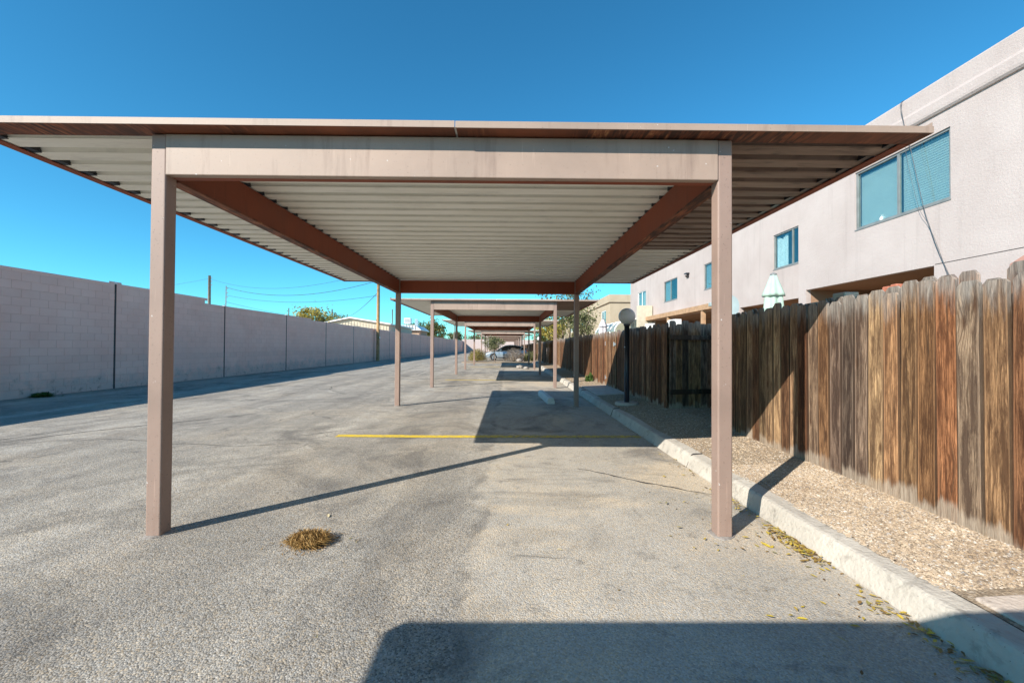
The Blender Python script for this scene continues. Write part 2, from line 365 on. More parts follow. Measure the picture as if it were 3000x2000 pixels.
M['joint'] = plain('dark_joint', (.085, .07, .064), .9, .6, 2.2)
M['endwall'] = mat_stucco('end_wall_stucco', (.50, .41, .39), (.56, .47, .44))
M['stucco'] = mat_stucco('pink_stucco', (.435, .368, .345), (.505, .438, .414))
M['stucco_tan'] = mat_stucco('tan_stucco', (.44, .345, .24), (.50, .405, .295))
M['footing'] = mat_concrete('post_footing', (.22, .20, .185), (.33, .30, .27))
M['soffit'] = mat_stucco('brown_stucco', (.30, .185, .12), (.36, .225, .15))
M['beam_wood'] = plain('tan_patio_beam', (.44, .27, .155), .8, .25, 4.)
M['concrete'] = mat_concrete('kerb_concrete', (.40, .365, .315), (.55, .51, .445)); M['slab'] = mat_concrete('slab_concrete', (.46, .39, .33), (.60, .52, .45))
M['pale_conc'] = mat_concrete('wheel_stop_concrete', (.58, .55, .50), (.74, .71, .66)); M['gravel'] = mat_gravel('pebbles'); M['soil'] = mat_soil()
M['yellow'] = None
def mat_yellow():
    t = NT('yellow_line_paint'); v = t.coord()
    n = t.noise(v, 14, 6, .7); c = t.mix(t.noise(v, 2., 4), (.70, .47, .012), (.82, .60, .03))
    worn = t.smooth(t.math('ADD', t.sep(v)[0], t.math('MULTIPLY', t.noise(v, 3, 4), 1.2)), -.2, .9)
    c = t.mix(t.math('ADD', t.math('MULTIPLY', t.ramp(n, [(.47, 0), (.60, 1.)]), t.math('ADD', t.math('MULTIPLY', worn, .45), .45)), t.math('MULTIPLY', worn, .2)), c, (.27, .23, .17))
    cell = t.sep(t.vor(v, 85, 'Color'))[0]; c = t.mix(1., c, t.ramp(cell, [(0, .7), (1, 1.08)]), 'MULTIPLY')
    return t.done(c, .8, t.bump(t.vor(v, 85), .4, .006))
M['yellow'] = mat_yellow()
M['crack'] = plain('crack_dirt', (.055, .05, .046), .95, .4, 9.)
M['black'] = plain('black_painted_metal', (.016, .018, .024), .35, .3, 4., .05)
M['alu'] = plain('bronze_window_frame', (.20, .215, .215), .45, .2, 4., .05)
M['white'] = plain('white_paint', (.80, .79, .77), .55, .08, 3.)
M['glass'] = mat_glass('window_glass'); M['sunglass'] = mat_glass('sunroom_glass', (.72, .86, .86), .7)
M['blind'] = plain('window_blind', (.56, .61, .59), .7, .05, 3.); M['curtain'] = plain('white_curtain', (.78, .82, .82), .8, .1, 5.)
M['room'] = plain('room_dark', (.11, .12, .13), .9, .2)
M['screen'] = plain('insect_screen', (.30, .37, .38), .9, .1)
M['mint'] = plain('mint_canvas', (.38, .52, .44), .9, .12, 8.); M['canvas'] = plain('pale_canvas', (.52, .49, .50), .9, .12, 8.)
M['dish'] = plain('dish_grey', (.33, .42, .44), .5, .1); M['brick'] = plain('red_brick', (.46, .17, .11), .9, .3, 14.)
M['terracotta'] = plain('terracotta_paint', (.42, .22, .17), .7, .2)
M['cable'] = plain('cable_black', (.035, .04, .05), .5, .2)
M['pole'] = plain('weathered_pole', (.40, .235, .105), .85, .35, 5.); M['pole_grey'] = plain('grey_pole', (.26, .24, .20), .85, .3, 5.)
M['metalroof'] = plain('white_metal_roof', (.74, .75, .76), .4, .06); M['siding'] = plain('tan_siding', (.55, .49, .38), .6, .1)
M['tanwall'] = plain('tan_house_wall', (.50, .36, .25), .9, .15)
M['galv'] = plain('galvanised_steel', (.50, .56, .60), .35, .2, 8., .05, .6)
M['bark'] = plain('bark', (.16, .12, .09), .95, .4, 14., .6)
M['leaf_green'] = mat_leaf('leaf_green', [(0, (.06, .08, .03)), (.5, (.12, .145, .055)), (.85, (.20, .205, .075)), (1, (.36, .29, .08))])
M['leaf_olive'] = mat_leaf('leaf_olive', [(0, (.09, .10, .045)), (.5, (.16, .175, .08)), (1, (.26, .25, .12))])
M['leaf_yellow'] = mat_leaf('leaf_yellow', [(0, (.20, .17, .04)), (.5, (.42, .33, .06)), (1, (.58, .47, .12))])
M['bush_a'] = mat_leaf('bush_yellow_green', [(0, (.12, .10, .025)), (.5, (.27, .22, .06)), (1, (.40, .33, .11))])
M['bush_b'] = mat_leaf('bush_dry_grey', [(0, (.18, .145, .12)), (.5, (.32, .27, .23)), (1, (.46, .38, .27))])
M['grass_dry'] = mat_leaf('dry_grass', [(0, (.10, .05, .015)), (.5, (.33, .19, .06)), (1, (.50, .33, .13))])
M['weed'] = mat_leaf('weed_green', [(0, (.03, .07, .015)), (1, (.10, .17, .04))])
M['litter'] = mat_leaf('fallen_leaves', [(0, (.12, .065, .03)), (.28, (.30, .19, .06)), (.45, (.46, .33, .07)), (.7, (.56, .41, .05)), (.86, (.22, .21, .09)), (1, (.52, .42, .25))], trans=.1)
M['stone'] = plain('pale_rock', (.33, .30, .265), .9, .25, 5., .4)
M['globe'] = None
def mat_globe():
    t = NT('white_globe'); v = t.coord()
    return t.done(t.mix(t.noise(v, 3, 4), (.55, .53, .52), (.66, .64, .63)), .35, None, Subsurface_Weight=.15)
M['globe'] = mat_globe()

# ================================================================== SETTING
def sheet(name, x0, x1, y0, y1, z, mat, nx=1, ny=1):
    mb = MB(); mb.add([(x0,y0,z),(x1,y0,z),(x1,y1,z),(x0,y1,z)], [(0,1,2,3)])
    return tag(part(name, mb, mat), kind='structure')
g = sheet('ground', -700, 700, -500, 900, -.03, plain('dry_earth', (.34, .27, .19), .95, .2, .4))
asph = sheet('asphalt_lot', -11.62, 1.96, -40, 112, 0, M['asphalt'])

# painted stall lines (top-level: flat markings of the lot)
KX = 1.96
def stripe(y, x0, x1, w, parent):
    mb = MB(); n = 60; L = x1 - x0
    top = []; bot = []
    for i in range(n + 1):
        x = x0 + L*i/n; yc = y + .018*math.sin(x*1.3 + y) ; j = .016*(random.random() - .5)
        top.append((x, yc + w/2 + j, .004)); bot.append((x, yc - w/2 + j, .004))
    for i in range(n): mb.add([bot[i], bot[i+1], top[i+1], top[i]], [(0, 1, 2, 3)])
    return part('painted_line', mb, M['yellow'], parent)
for k, (yy, xa) in enumerate([(-4.6, -2.4), (6.20, -2.46), (16.6, -2.42), (27.2, -2.4)]):
    stripe(yy, xa, 1.93, .16, asph)
# cracks in the asphalt
def crack(pts, w=.012, jit=.03, parent=None):
    mb = MB(); P = [Vector((*p, 0)) for p in pts]; fine = []
    for a, b in zip(P[:-1], P[1:]):
        m = max(2, int((b - a).length/.07))
        for i in range(m):
            q = a.lerp(b, i/m); d = mnoise.noise(Vector((q.x*1.9, q.y*1.9, 3.1)))*jit*2 + (random.random() - .5)*jit
            t = (b - a).normalized(); fine.append(q + Vector((-t.y, t.x, 0))*d)
    L = []; Rr = []
    for i, q in enumerate(fine):
        t = (fine[min(i+1, len(fine)-1)] - fine[max(i-1, 0)]).normalized(); nrm = Vector((-t.y, t.x, 0))
        e = min(1, i/6, (len(fine)-1-i)/6); ww = w*(.35 + random.random()*.9)*(.25 + .75*e)
        L.append(q + nrm*ww*.5 + Vector((0, 0, .003))); Rr.append(q - nrm*ww*.5 + Vector((0, 0, .003)))
    for i in range(len(fine) - 1): mb.add([Rr[i], Rr[i+1], L[i+1], L[i]], [(0, 1, 2, 3)])
    return part('crack', mb, M['crack'], parent)
for pts, w in [([(-6.1,5.75),(-5.3,5.95),(-4.6,5.7),(-3.6,5.55),(-2.4,5.75)], .014), ([(-7.4,4.6),(-6.7,5.6),(-6.3,6.4),(-5.2,7.6),(-4.7,8.3)], .03),
               ([(-7.3,4.9),(-6.9,5.8),(-6.5,6.8)], .02), ([(-5.2,12.6),(-4.4,11.6),(-3.6,11.9),(-2.6,12.4),(-1.9,12.2)], .035), ([(-5.2,12.6),(-5.6,13.6),(-5.2,15)], .03),
               ([(-3.1,6.1),(-2.5,6.6),(-1.9,6.9)], .02), ([(-6.4,9.6),(-5.8,11),(-5.9,13)], .025), ([(-4.9,17),(-4.2,19.5),(-4.4,23),(-3.9,27)], .05),
               ([(-7.5,14),(-6.2,14.7),(-5.1,14.6)], .03), ([(.75,4.6),(1.2,4.25),(1.6,3.95),(1.9,3.75)], .03), ([(-8.4,6.6),(-7.9,5.6),(-8.1,5.1)], .02),
               ([(-1.1,9.4),(-.2,9.6),(.6,9.2)], .02), ([(-6.6,20),(-5.6,24),(-6,30)], .05)]:
    crack(pts, w, parent=asph)

# kerb: cast concrete with rounded nose, a little uneven
def kerb(y0, y1):
    mb = MB(); n = int((y1 - y0)/.06); prev = None
    prof = [(0, -.02), (.006, .012), (.040, .108), (.050, .124), (.068, .133), (.175, .142), (.19, .10)]
    for i in range(n + 1):
        y = y0 + (y1 - y0)*i/n
        row = [(KX + px + .014*mnoise.noise(Vector((y*.9, .3*j, 0))) + .003*mnoise.noise(Vector((y*9, j, 5))), y, pz + (.008*mnoise.noise(Vector((y*1.1, .3*j, 9))) + .003*mnoise.noise(Vector((y*11, j, 2))) if j > 1 else 0)) for j, (px, pz) in enumerate(prof)]
        if prev: 
            m = len(prof)
            mb.add(prev + row, [(j, j+m, j+m+1, j+1) for j in range(m-1)])
        prev = row
    o = part('kerb', mb, M['concrete']); return tag(o, kind='structure')
kb = kerb(-12, 34)
for yj in (1.05, 4.65, 8.1, 11.6, 15.2, 18.8, 22.5):
    mb = MB(); mb.prism([(KX - .004, 0), (KX + .002, .02), (KX + .038, .112), (KX + .052, .137), (KX + .072, .149), (KX + .17, .153), (KX + .17, .13), (KX + .08, .12), (KX + .03, .0)], yj, yj + .009, 'y')
    part('joint', mb, M['crack'], kb)
def gz(x): return .138 + max(0., min(1., (x - KX - .185)/.8))*.045
mb = MB()
for i, (xa, xb) in enumerate(((KX + .185, KX + .985), (KX + .985, 30))):
    mb.add([(xa, -30, gz(xa)), (xb, -30, gz(xb)), (xb, 112, gz(xb)), (xa, 112, gz(xa))], [(0, 1, 2, 3)])
bed = tag(part('gravel_bed', mb, M['soil']), kind='structure')
# loose gravel on the bed: real pebbles, too many to count
def pebbles(name, regions, seed, smin, smax):
    rng = random.Random(seed); mb = MB()
    for (x0, x1, y0, y1, n) in regions:
        for _ in range(n):
            x = rng.uniform(x0, x1); y = rng.uniform(y0, y1); s = rng.uniform(smin, smax)*(1.6 if rng.random() < .03 else 1)
            a = rng.random()*6.28; ca, sa = math.cos(a), math.sin(a); sx, sy, sz = s*rng.uniform(.8, 1.5), s*rng.uniform(.6, 1.), s*rng.uniform(.4, .75)
            P = [(-sx,0,0),(0,-sy,.1*sz),(sx,0,-.1*sz),(0,sy,0),(rng.uniform(-.4,.4)*sx,rng.uniform(-.4,.4)*sy,sz),(sx*.55,sy*.6,sz*.5),(-sx*.55,-sy*.6,sz*.55)]
            mb.add([(x + ca*px - sa*py, y + sa*px + ca*py, gz(x) + .001 + pz) for px, py, pz in P], [(0,1,6),(1,2,4),(2,5,4),(2,3,5),(3,0,4),(3,4,5),(0,6,4),(1,4,6)])
    return tag(part(name, mb, M['gravel']), 'tan and grey pebbles covering the strip between kerb and fence', 'gravel', kind='stuff')
pebbles('gravel', [(KX + .15, 3.0, 2.05, 4.2, 30000), (KX + .15, 3.1, 4.2, 10.2, 20000), (3.0, 3.9, 6.1, 7.9, 2500), (KX + .2, 2.9, 13, 17, 2500)], 3, .0035, .0105)
# concrete walks crossing the strip
def slab(x0, x1, y0, y1, z=.152):
    mb = MB(); xm = min(x1, KX + .985); d = z - .138; mb.prism([(x0, .05), (x1, .05), (x1, gz(x1) + d), (xm, gz(xm) + d), (x0, gz(x0) + d)] if xm < x1 else [(x0, .05), (x1, .05), (x1, gz(x1) + d), (x0, gz(x0) + d)], y0, y1, 'y'); return bev(tag(part('concrete_walk', mb, M['slab']), kind='structure'), .01)
slab(KX + .215, 4.2, -1.4, 1.98); slab(KX + .215, 2.9, 10.3, 11.35); slab(KX + .215, 2.9, 11.37, 12.6, .156); slab(KX + .215, 2.9, 31.4, 32.8)

# ================================================================== CARPORTS
XL, XR, PW = -2.40, 1.50, .102      # post centres
RX0, RX1 = -3.70, 2.84; RY0, RY1 = -.17, 6.68
ZB, ZT = 2.46, 2.742
BAYL = 6.36
def carport_proto(name, pans):
    root = bpy.data.objects.new(name, None); COL.objects.link(root)
    def P(nm, mb, mat, sm=False, org=None): return part(nm, mb, mat, root, sm, org)
    for y, front in ((0, True), (BAYL, False)):
        for x in (XL, XR):
            mb = MB(); h = PW/2
            mb.prism([(x-h, y-h), (x+h, y-h), (x+h, y+h), (x-h, y+h)], 0, ZT, 'z')
            o = bev(P('post', mb, M['paint_post'], org=(x, y, 0)), .011, 3)
            mb = MB(); mb.lathe([(.095, -.01), (.085, .004), (.06, .009)], x, y, 10, wob=lambda a, j: 1 + .15*math.sin(3*a + x*5 + y))
            part('footing', mb, M['footing'], o)
    hh = PW/2
    mb = MB(); mb.box(XL+hh, XR-hh, -hh-.006, -hh+.05, ZB, ZT-.002); e1 = bev(P('end_beam', mb, M['paint']), .006)
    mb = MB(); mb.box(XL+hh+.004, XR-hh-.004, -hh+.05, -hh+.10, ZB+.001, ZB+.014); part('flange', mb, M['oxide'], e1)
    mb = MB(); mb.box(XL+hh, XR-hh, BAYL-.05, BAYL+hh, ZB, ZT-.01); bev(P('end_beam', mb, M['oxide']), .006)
    for x, s in ((XL, 1), (XR, -1)):
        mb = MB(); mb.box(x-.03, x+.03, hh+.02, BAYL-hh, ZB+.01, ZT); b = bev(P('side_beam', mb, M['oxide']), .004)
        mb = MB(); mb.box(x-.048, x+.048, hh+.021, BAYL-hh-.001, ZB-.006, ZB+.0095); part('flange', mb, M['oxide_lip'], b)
    # roof pans: one folded sheet per rib
    n = 31; pitch = (RY1 - RY0 - .06)/n; zl = ZT + .016; zh = zl + .058
    prof = [(-.012, zl + .004), (0, zl), (pitch*.55, zl), (pitch*.62, zh), (pitch*.90, zh), (pitch*1.0, zl)]
    if pans:
        mb = MB(); mb.prism([(pitch*.565, zl - .002), (pitch*.985, zl - .002), (pitch*.885, zh - .003), (pitch*.635, zh - .003)], 0, .06, 'x'); mcl = mb.mesh('rib_closure', M['black'])  # black plugs added to stand for shade in the rib recesses
        mb = MB(); mb.strip(prof, RX0+.0065, RX1-.0065, 'x'); me = mb.mesh('roof_pan', M['deck'], (0, 0, 0))
        for i in range(n):
            o = link('roof_pan', me, root, (0, RY0 + .03 + i*pitch, random.uniform(-.0015, .0015))); o.color = (1, 1, 1, 1 if i < 16 else 0)
            for xx in (RX0 + .075, RX1 - .075 - .06, XL - .03, XR - .03): link('rib_closure', mcl, o, (xx, 0, 0))
    else:
        mb = MB()
        for i in range(n): mb.strip([(a + RY0 + .03 + i*pitch, z) for a, z in prof], RX0+.0065, RX1-.0065, 'x')
        P('roof_deck', mb, M['deck'])
    # fascia: folded edge trim with an inward lip
    f0, f1 = ZT + .008, ZT + .052
    seam = -.36
    for (a, b) in ((RX0, seam - .003), (seam + .003, RX1)):
        mb = MB(); dz_ = 0 if a < -1 else -.003; mb.box(a, b, RY0 + dz_, RY0+.006, f0 + dz_, f1 + dz_); fo = P('fascia', mb, M['paint'])
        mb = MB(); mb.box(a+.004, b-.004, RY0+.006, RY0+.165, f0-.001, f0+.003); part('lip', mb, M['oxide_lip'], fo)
    mb = MB(); mb.box(RX0, RX1, RY1-.006, RY1, f0, f1+.026); fo = P('fascia', mb, M['paint'])
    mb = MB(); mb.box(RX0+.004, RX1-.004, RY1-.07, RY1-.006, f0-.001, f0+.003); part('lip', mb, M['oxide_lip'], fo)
    for x, s in ((RX0, 1), (RX1, -1)):
        mb = MB(); mb.box(min(x, x+s*.006), max(x, x+s*.006), RY0+.0065, RY1-.0065, f0-.004, f1+.026); fo = P('fascia', mb, M['paint'])
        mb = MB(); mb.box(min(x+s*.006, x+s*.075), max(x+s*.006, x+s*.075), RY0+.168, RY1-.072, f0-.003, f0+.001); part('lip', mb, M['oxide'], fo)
    return root
near = carport_proto('carport', True)
far = carport_proto('carport', False)
CARP = [(2.98, 'nearest brown steel carport with white ribbed roof filling the middle of the view', 1),
        (13.55, 'second carport from the camera, just past the wheel stop', 1),
        (24.1, 'third carport from the camera, in front of the planted island', 0),
        (38.9, 'fourth carport from the camera, standing over the silver hatchback', 0),
        (49.4, 'fifth carport in the row, directly behind the one over the car', 0),
        (60.0, 'sixth carport in the row, third one beyond the planted island', 0),
        (70.5, 'seventh carport in the row, fourth one beyond the planted island', 0),
        (81.0, 'eighth carport in the row, next to last before the pale end wall', 0),
        (91.5, 'ninth and last carport in the row, nearest the pale end wall', 0),
        (-7.69, 'carport behind the viewpoint that throws the dark foreground shadow', 0)]
used = {0: False, 1: False}
for y, lab, kd in CARP:
    p = near if kd else far
    o = copy_tree(p) if used[kd] else p; used[kd] = True
    o.location = (-.1 if y < 0 else 0, y, 0); tag(o, lab, 'carport', 'row of steel carports')

# ================================================================== BLOCK WALL
WX = -11.62; JOINTS = [12.72 + 4.88*k for k in range(-3, 21)]
bw = empty('block_wall', (WX, 0, 0), 'long pink painted concrete block wall along the left of the lot', 'wall')
CH = .2; BL = 4.88/12
def courses(y): return 15.5 if y < 16.45 else 14.5 if y < 25.3 else 14
mb = MB(); y0 = JOINTS[0]
mb.box(WX-.19, WX-.0055, y0, 16.45, -.05, 3.09); mb.box(WX-.19, WX-.0055, 16.45, 25.3, -.05, 2.89); mb.box(WX-.19, WX-.0055, 25.3, 109.8, -.05, 2.79)
part('wall_core', mb, M['mortar'], bw)
def block_mb(l, h=CH):
    m = MB(); b = .005; hy = l/2 - .0018; hz = h/2 - .0024
    m.add([(0,-hy+b,-hz+b),(0,hy-b,-hz+b),(0,hy-b,hz-b),(0,-hy+b,hz-b),(-.006,-hy,-hz),(-.006,hy,-hz),(-.006,hy,hz),(-.006,-hy,hz)],
          [(0,1,2,3),(4,5,1,0),(5,6,2,1),(6,7,3,2),(7,4,0,3)]); return m
me_full = block_mb(BL).mesh('block', M['block']); me_half = block_mb(BL/2).mesh('block', M['block']); me_cap = block_mb(BL, CH/2).mesh('block', M['block'])
cand = []
for j in range(len(JOINTS) - 1):
    a = JOINTS[j]
    for r in range(16):
        z = r*CH + CH/2
        cells = [(a + BL*(i + .5), me_full, BL) for i in range(12)] if r % 2 == 0 else [(a + BL/4, me_half, BL/2)] + [(a + BL*(i + 1), me_full, BL) for i in range(11)] + [(a + 12*BL - BL/4, me_half, BL/2)]
        for (yc, me, l) in cells:
            nc = courses(yc)
            if r + 1 <= nc: cand.append((yc, z, me, l, CH))
            elif r + .5 <= nc: cand.append((yc, z - CH/4, me_cap if me is me_full else me_half, l, CH/2 if me is me_full else CH/2))
vis = sorted([c for c in cand if c[0] > 9.3], key=lambda c: c[0])
sel = set(id(c) for c in vis[:300])
rest = MB()
for c in cand:
    yc, z, me, l, h = c
    jx = random.uniform(-.0018, .0018)
    if id(c) in sel and me is not me_cap: link('block', me, bw, (jx, yc, z))
    else:
        m = block_mb(l - (.0 if True else 0), h); rest.add([(WX + jx + p[0], yc + p[1], z + p[2]) for p in m.v], m.f)
tag(part('far_blocks', rest, M['block'], bw), kind='stuff')
for yj in JOINTS[1:]:
    zt = courses(yj)*CH
    mb = MB(); mb.box(WX-.004, WX+.006, yj-.028, yj+.028, -.02, zt-.02); part('control_joint', mb, M['joint'], bw)
    mb = MB(); mb.box(WX-.17, WX+.012, yj-.05, yj+.05, zt-.015, zt+.012); part('joint_cap', mb, M['white'], bw)
ew = MB(); ew.box(-11.8, 12, 110.0, 110.2, -.05, 3.15)
tag(part('end_wall', ew, M['endwall']), 'sunlit pale pink wall closing the far end of the lot', 'wall')

# ================================================================== WOOD FENCES
def picket_mesh(w, h, mat, seed):
    rng = random.Random(seed); mb = MB(); c = .028; t = .016
    c1 = c*rng.uniform(.7, 1.3); c2 = c*rng.uniform(.7, 1.3)
    poly = [(-w/2, 0), (w/2, 0), (w/2, h - c1*1.1), (w/2 - c1, h), (-w/2 + c2, h), (-w/2, h - c2*1.1)]
    mb.prism(poly, -t/2, t/2, 'x'); return mb.mesh('picket', mat)
PICK = {}
def pickets(root, p0, p1, mats, h=1.56, w=.138, zb=.16, back=False, gap=.007, seed=1):
    """boards along the line p0->p1; their faces look to the left of... the -X or -Y side"""
    rng = random.Random(seed)
    a = Vector((*p0, 0)); b = Vector((*p1, 0)); L = (b - a).length; t = (b - a)/L; ang = math.atan2(t.y, t.x) - math.pi/2
    nrm = Vector((t.y, -t.x, 0)); n = max(1, round(L/(w + gap))); step = L/n
    for i in range(n):
        mname = rng.choice(mats); vidx = rng.randrange(4); key = (mname, vidx, round(w, 3), round(h, 3))
        if key not in PICK: PICK[key] = picket_mesh(w, h, M[mname], hash(key) % 999 if False else vidx*17 + 3)
        q = a + t*(step*(i + .5)) - nrm*rng.uniform(0, .018)
        if back: q += nrm*.075
        o = link('picket', PICK[key], root, Vector((q.x, q.y, zb + rng.uniform(-.022, .012) + (.02 if back else 0))) - wloc(root))
        o.rotation_euler = (rng.uniform(-.006, .006), rng.uniform(-.004, .004), ang + rng.uniform(-.012, .012))
        o.scale = (1, rng.uniform(.93, 1.03), rng.uniform(.975, 1.025))
def rails(root, p0, p1, side=1):
    a = Vector((*p0, 0)); b = Vector((*p1, 0)); t = (b - a).normalized(); nrm = Vector((t.y, -t.x, 0))*side
    for z in (.45, 1.45):
        mb = MB(); P = [a + nrm*.012, b + nrm*.012, b + nrm*.05, a + nrm*.05]
        mb.add([(p.x, p.y, z) for p in P] + [(p.x, p.y, z + .085) for p in P], [(0,3,2,1),(4,5,6,7),(0,1,5,4),(1,2,6,5),(2,3,7,6),(3,0,4,7)])
        part('rail', mb, M['wood_c'], root)
# near fence beside the nearest carport
f1 = empty('board_fence', (2.85, 2.0, .14), 'golden brown weathered board fence at the right, nearest the camera', 'fence')
pickets(f1, (2.80, .35), (3.08, 6.12), ['wood_a', 'wood_a', 'wood_a', 'wood_a', 'wood_c', 'wood_c', 'wood_b'], 1.585, .142, .175, seed=5)
pickets(f1, (2.80, .35), (3.08, 6.12), ['wood_b', 'wood_c'], 1.585, .130, .18, True, .016, seed=6)
rails(f1, (2.80, .35), (3.08, 6.12))
f2 = empty('board_fence', (3.5, 6.1, .14), 'hidden side of the fence recess behind the right front post', 'fence')
pickets(f2, (3.09, 6.16), (3.86, 6.16), ['wood_b'], 1.58, .138, .175, seed=8)
pickets(f2, (3.88, 6.22), (3.88, 7.92), ['wood_b', 'wood_c'], 1.60, .138, .175, seed=9)
f3 = empty('board_fence', (3.4, 7.9, .14), 'short greyed board fence panel facing the camera, behind the right front post', 'fence')
pickets(f3, (2.97, 7.80), (3.86, 7.98), ['wood_c', 'wood_c', 'wood_a'], 1.60, .132, .175, gap=.004, seed=12)
rails(f3, (2.97, 7.80), (3.86, 7.98))
f4 = empty('board_fence', (2.93, 18, .14), 'long dark reddish brown board fence running away behind the globe lamp', 'fence')
pickets(f4, (2.95, 7.84), (2.92, 11.36), ['wood_b'], 1.55, .138, .175, seed=21)
pickets(f4, (2.92, 12.66), (2.88, 27.9), ['wood_b', 'wood_b', 'wood_a'], 1.55, .138, .175, seed=22)
pickets(f4, (2.95, 7.84), (2.88, 27.9), ['wood_c'], 1.55, .130, .175, True, .016, seed=23)
rails(f4, (2.95, 7.84), (2.88, 27.9))
gt = empty('wooden_gate', (2.92, 12.0, .16), 'sunlit golden plank gate with steel hinges in the long fence', 'gate')
pickets(gt, (2.905, 11.40), (2.905, 12.62), ['wood_a'], 1.54, .132, .185, gap=.005, seed=31)
def hinge(y, z):
    mb = MB(); X = 2.893
    mb.prism([(y-.02, z-.06), (y+.02, z-.06), (y+.02, z+.06), (y-.02, z+.06)], X-.004, X, 'x')
    mb.prism([(y-.022, z+.04), (y-.022, z-.04), (y-.24, z-.008), (y-.24, z+.008)], X-.004, X, 'x'); mb.tube([(X-.006, y, z-.065), (X-.006, y, z+.065)], .008, 6)
    part('hinge', mb, M['galv'], gt)
hinge(12.62, 1.42); hinge(12.62, .42)
mb = MB(); mb.box(2.872, 2.893, 11.40, 11.60, 1.36, 1.42); mb.tube([(2.865, 11.50, 1.33), (2.865, 11.50, 1.45)], .012, 6); part('latch', mb, M['galv'], gt)
f5 = empty('board_fence', (3.0, 29, .14), 'dark board fence panel facing the camera, beyond the third carport', 'fence')
pickets(f5, (2.66, 29.0), (3.5, 29.05), ['wood_b', 'wood_c'], 1.62, .138, .15, seed=41)
f6 = empty('board_fence', (2.7, 40, .14), 'far stretch of board fence past the second lamp post', 'fence')
pickets(f6, (2.66, 29.1), (2.66, 46), ['wood_a', 'wood_b'], 1.56, .28, .15, seed=42)
pickets(f6, (2.9, 48), (2.9, 64), ['wood_b', 'wood_a'], 1.56, .40, .15, seed=43)
f7 = empty('board_fence', (3.3, 80, .14), 'farthest board fence near the end wall', 'fence')
pickets(f7, (3.0, 66), (3.0, 108), ['wood_b', 'wood_a'], 1.6, .8, .15, seed=44)

# ================================================================== BUILDINGS
def facade(mb, X, y0, y1, z0, z1, holes, depth=.12, m=0):
    """wall facing -X at plane X with rectangular holes (ya,yb,za,zb); reveals go inward"""
    ys = sorted({y0, y1, *[h[0] for h in holes], *[h[1] for h in holes]}); zs = sorted({z0, z1, *[h[2] for h in holes], *[h[3] for h in holes]})
    for i in range(len(ys)-1):
        for j in range(len(zs)-1):
            cy, cz = (ys[i]+ys[i+1])/2, (zs[j]+zs[j+1])/2
            if any(h[0] < cy < h[1] and h[2] < cz < h[3] for h in holes): continue
            mb.add([(X, ys[i+1], zs[j]), (X, ys[i], zs[j]), (X, ys[i], zs[j+1]), (X, ys[i+1], zs[j+1])], [(0,1,2,3)], m)
    for (a, b, c, d) in holes:
        D = X + depth
        for q in ([(X,a,c),(X,b,c),(D,b,c),(D,a,c)], [(X,a,d),(D,a,d),(D,b,d),(X,b,d)], [(X,a,c),(D,a,c),(D,a,d),(X,a,d)], [(X,b,c),(X,b,d),(D,b,d),(D,b,c)]):
            mb.add(q, [(0,1,2,3)], m)
def room(mb, X, a, b, c, d, deep, m=1):
    D = X + deep
    for q in ([(D,a,c),(D,b,c),(D,b,d),(D,a,d)], [(X,a,c),(X,b,c),(D,b,c),(D,a,c)], [(X,a,d),(D,a,d),(D,b,d),(X,b,d)], [(X,a,c),(D,a,c),(D,a,d),(X,a,d)], [(X,b,c),(X,b,d),(D,b,d),(D,b,c)]):
        mb.add(q, [(0,1,2,3)], m)
def window(root, X, a, b, c, d, frame=M['alu'], fill=('blind', 'blind'), fw=.045):
    """two-light sliding window: frame > panes, blinds, curtains"""
    x0, x1 = X + .025, X + .075; mid = (a + b)/2; mb = MB()
    for (p, q, r, s) in ((a, b, c, c+fw), (a, b, d-fw, d), (a, a+fw, c+fw, d-fw), (b-fw, b, c+fw, d-fw), (mid-fw*.6, mid+fw*.6, c+fw, d-fw)):
        mb.box(x0, x1, p, q, r, s)
    mb.box(X-.012, X+.02, a-.01, b+.01, c-.03, c-.002)
    wd = part('window', mb, frame, root)
    for k, (p, q) in enumerate(((a+fw, mid-fw*.6), (mid+fw*.6, b-fw))):
        mb = MB(); xg = X + .045 + .012*k; mb.box(xg, xg+.004, p, q, c+fw, d-fw); part('pane', mb, M['glass'], wd)
        f = fill[k]
        if f == 'blind':
            mb = MB(); n = int((d - c - 2*fw - .02)/.05); 
            for i in range(n):
                z = c + fw + .01 + i*.05; mb.add([(X+.105, p+.01, z), (X+.105, q-.01, z), (X+.111, q-.01, z+.0485), (X+.111, p+.01, z+.0485)], [(0,1,2,3)])
            part('blind', mb, M['blind'], wd)
        elif f == 'haze':
            mb = MB(); mb.box(X+.12, X+.123, p, q, c+fw, d-fw-.05); part('roller_shade', mb, M['blind'], wd)
            mb = MB(); mb.lathe([(.05, c+fw+.002), (.06, c+fw+.05), (.03, c+fw+.09), (.035, c+fw+.12)], X+.09, p + (q-p)*.42, 10); part('ornament', mb, M['white'], wd)
        elif f == 'screen':
            mb = MB(); mb.box(X+.10, X+.103, p, q, c+fw, d-fw); part('shade', mb, M['screen'], wd)
        elif f == 'curtain':
            mb = MB(); n = 26; span = (q - p)*.62; s0 = q - span if k else p
            pr = [(s0 + span*i/n, X + .13 + .022*math.sin(i*1.7)) for i in range(n+1)]
            for i in range(n): 
                (ya, xa), (yb, xb) = pr[i], pr[i+1]; sg = .12*max(0, 1 - abs(i/n - .5)*3)
                mb.add([(xa, ya, c+fw), (xb, yb, c+fw), (xb, yb, d-fw-.03-sg), (xa, ya, d-fw-.03-sg)], [(0,1,2,3)])
            part('curtain', mb, M['curtain'], wd, True)
    return wd
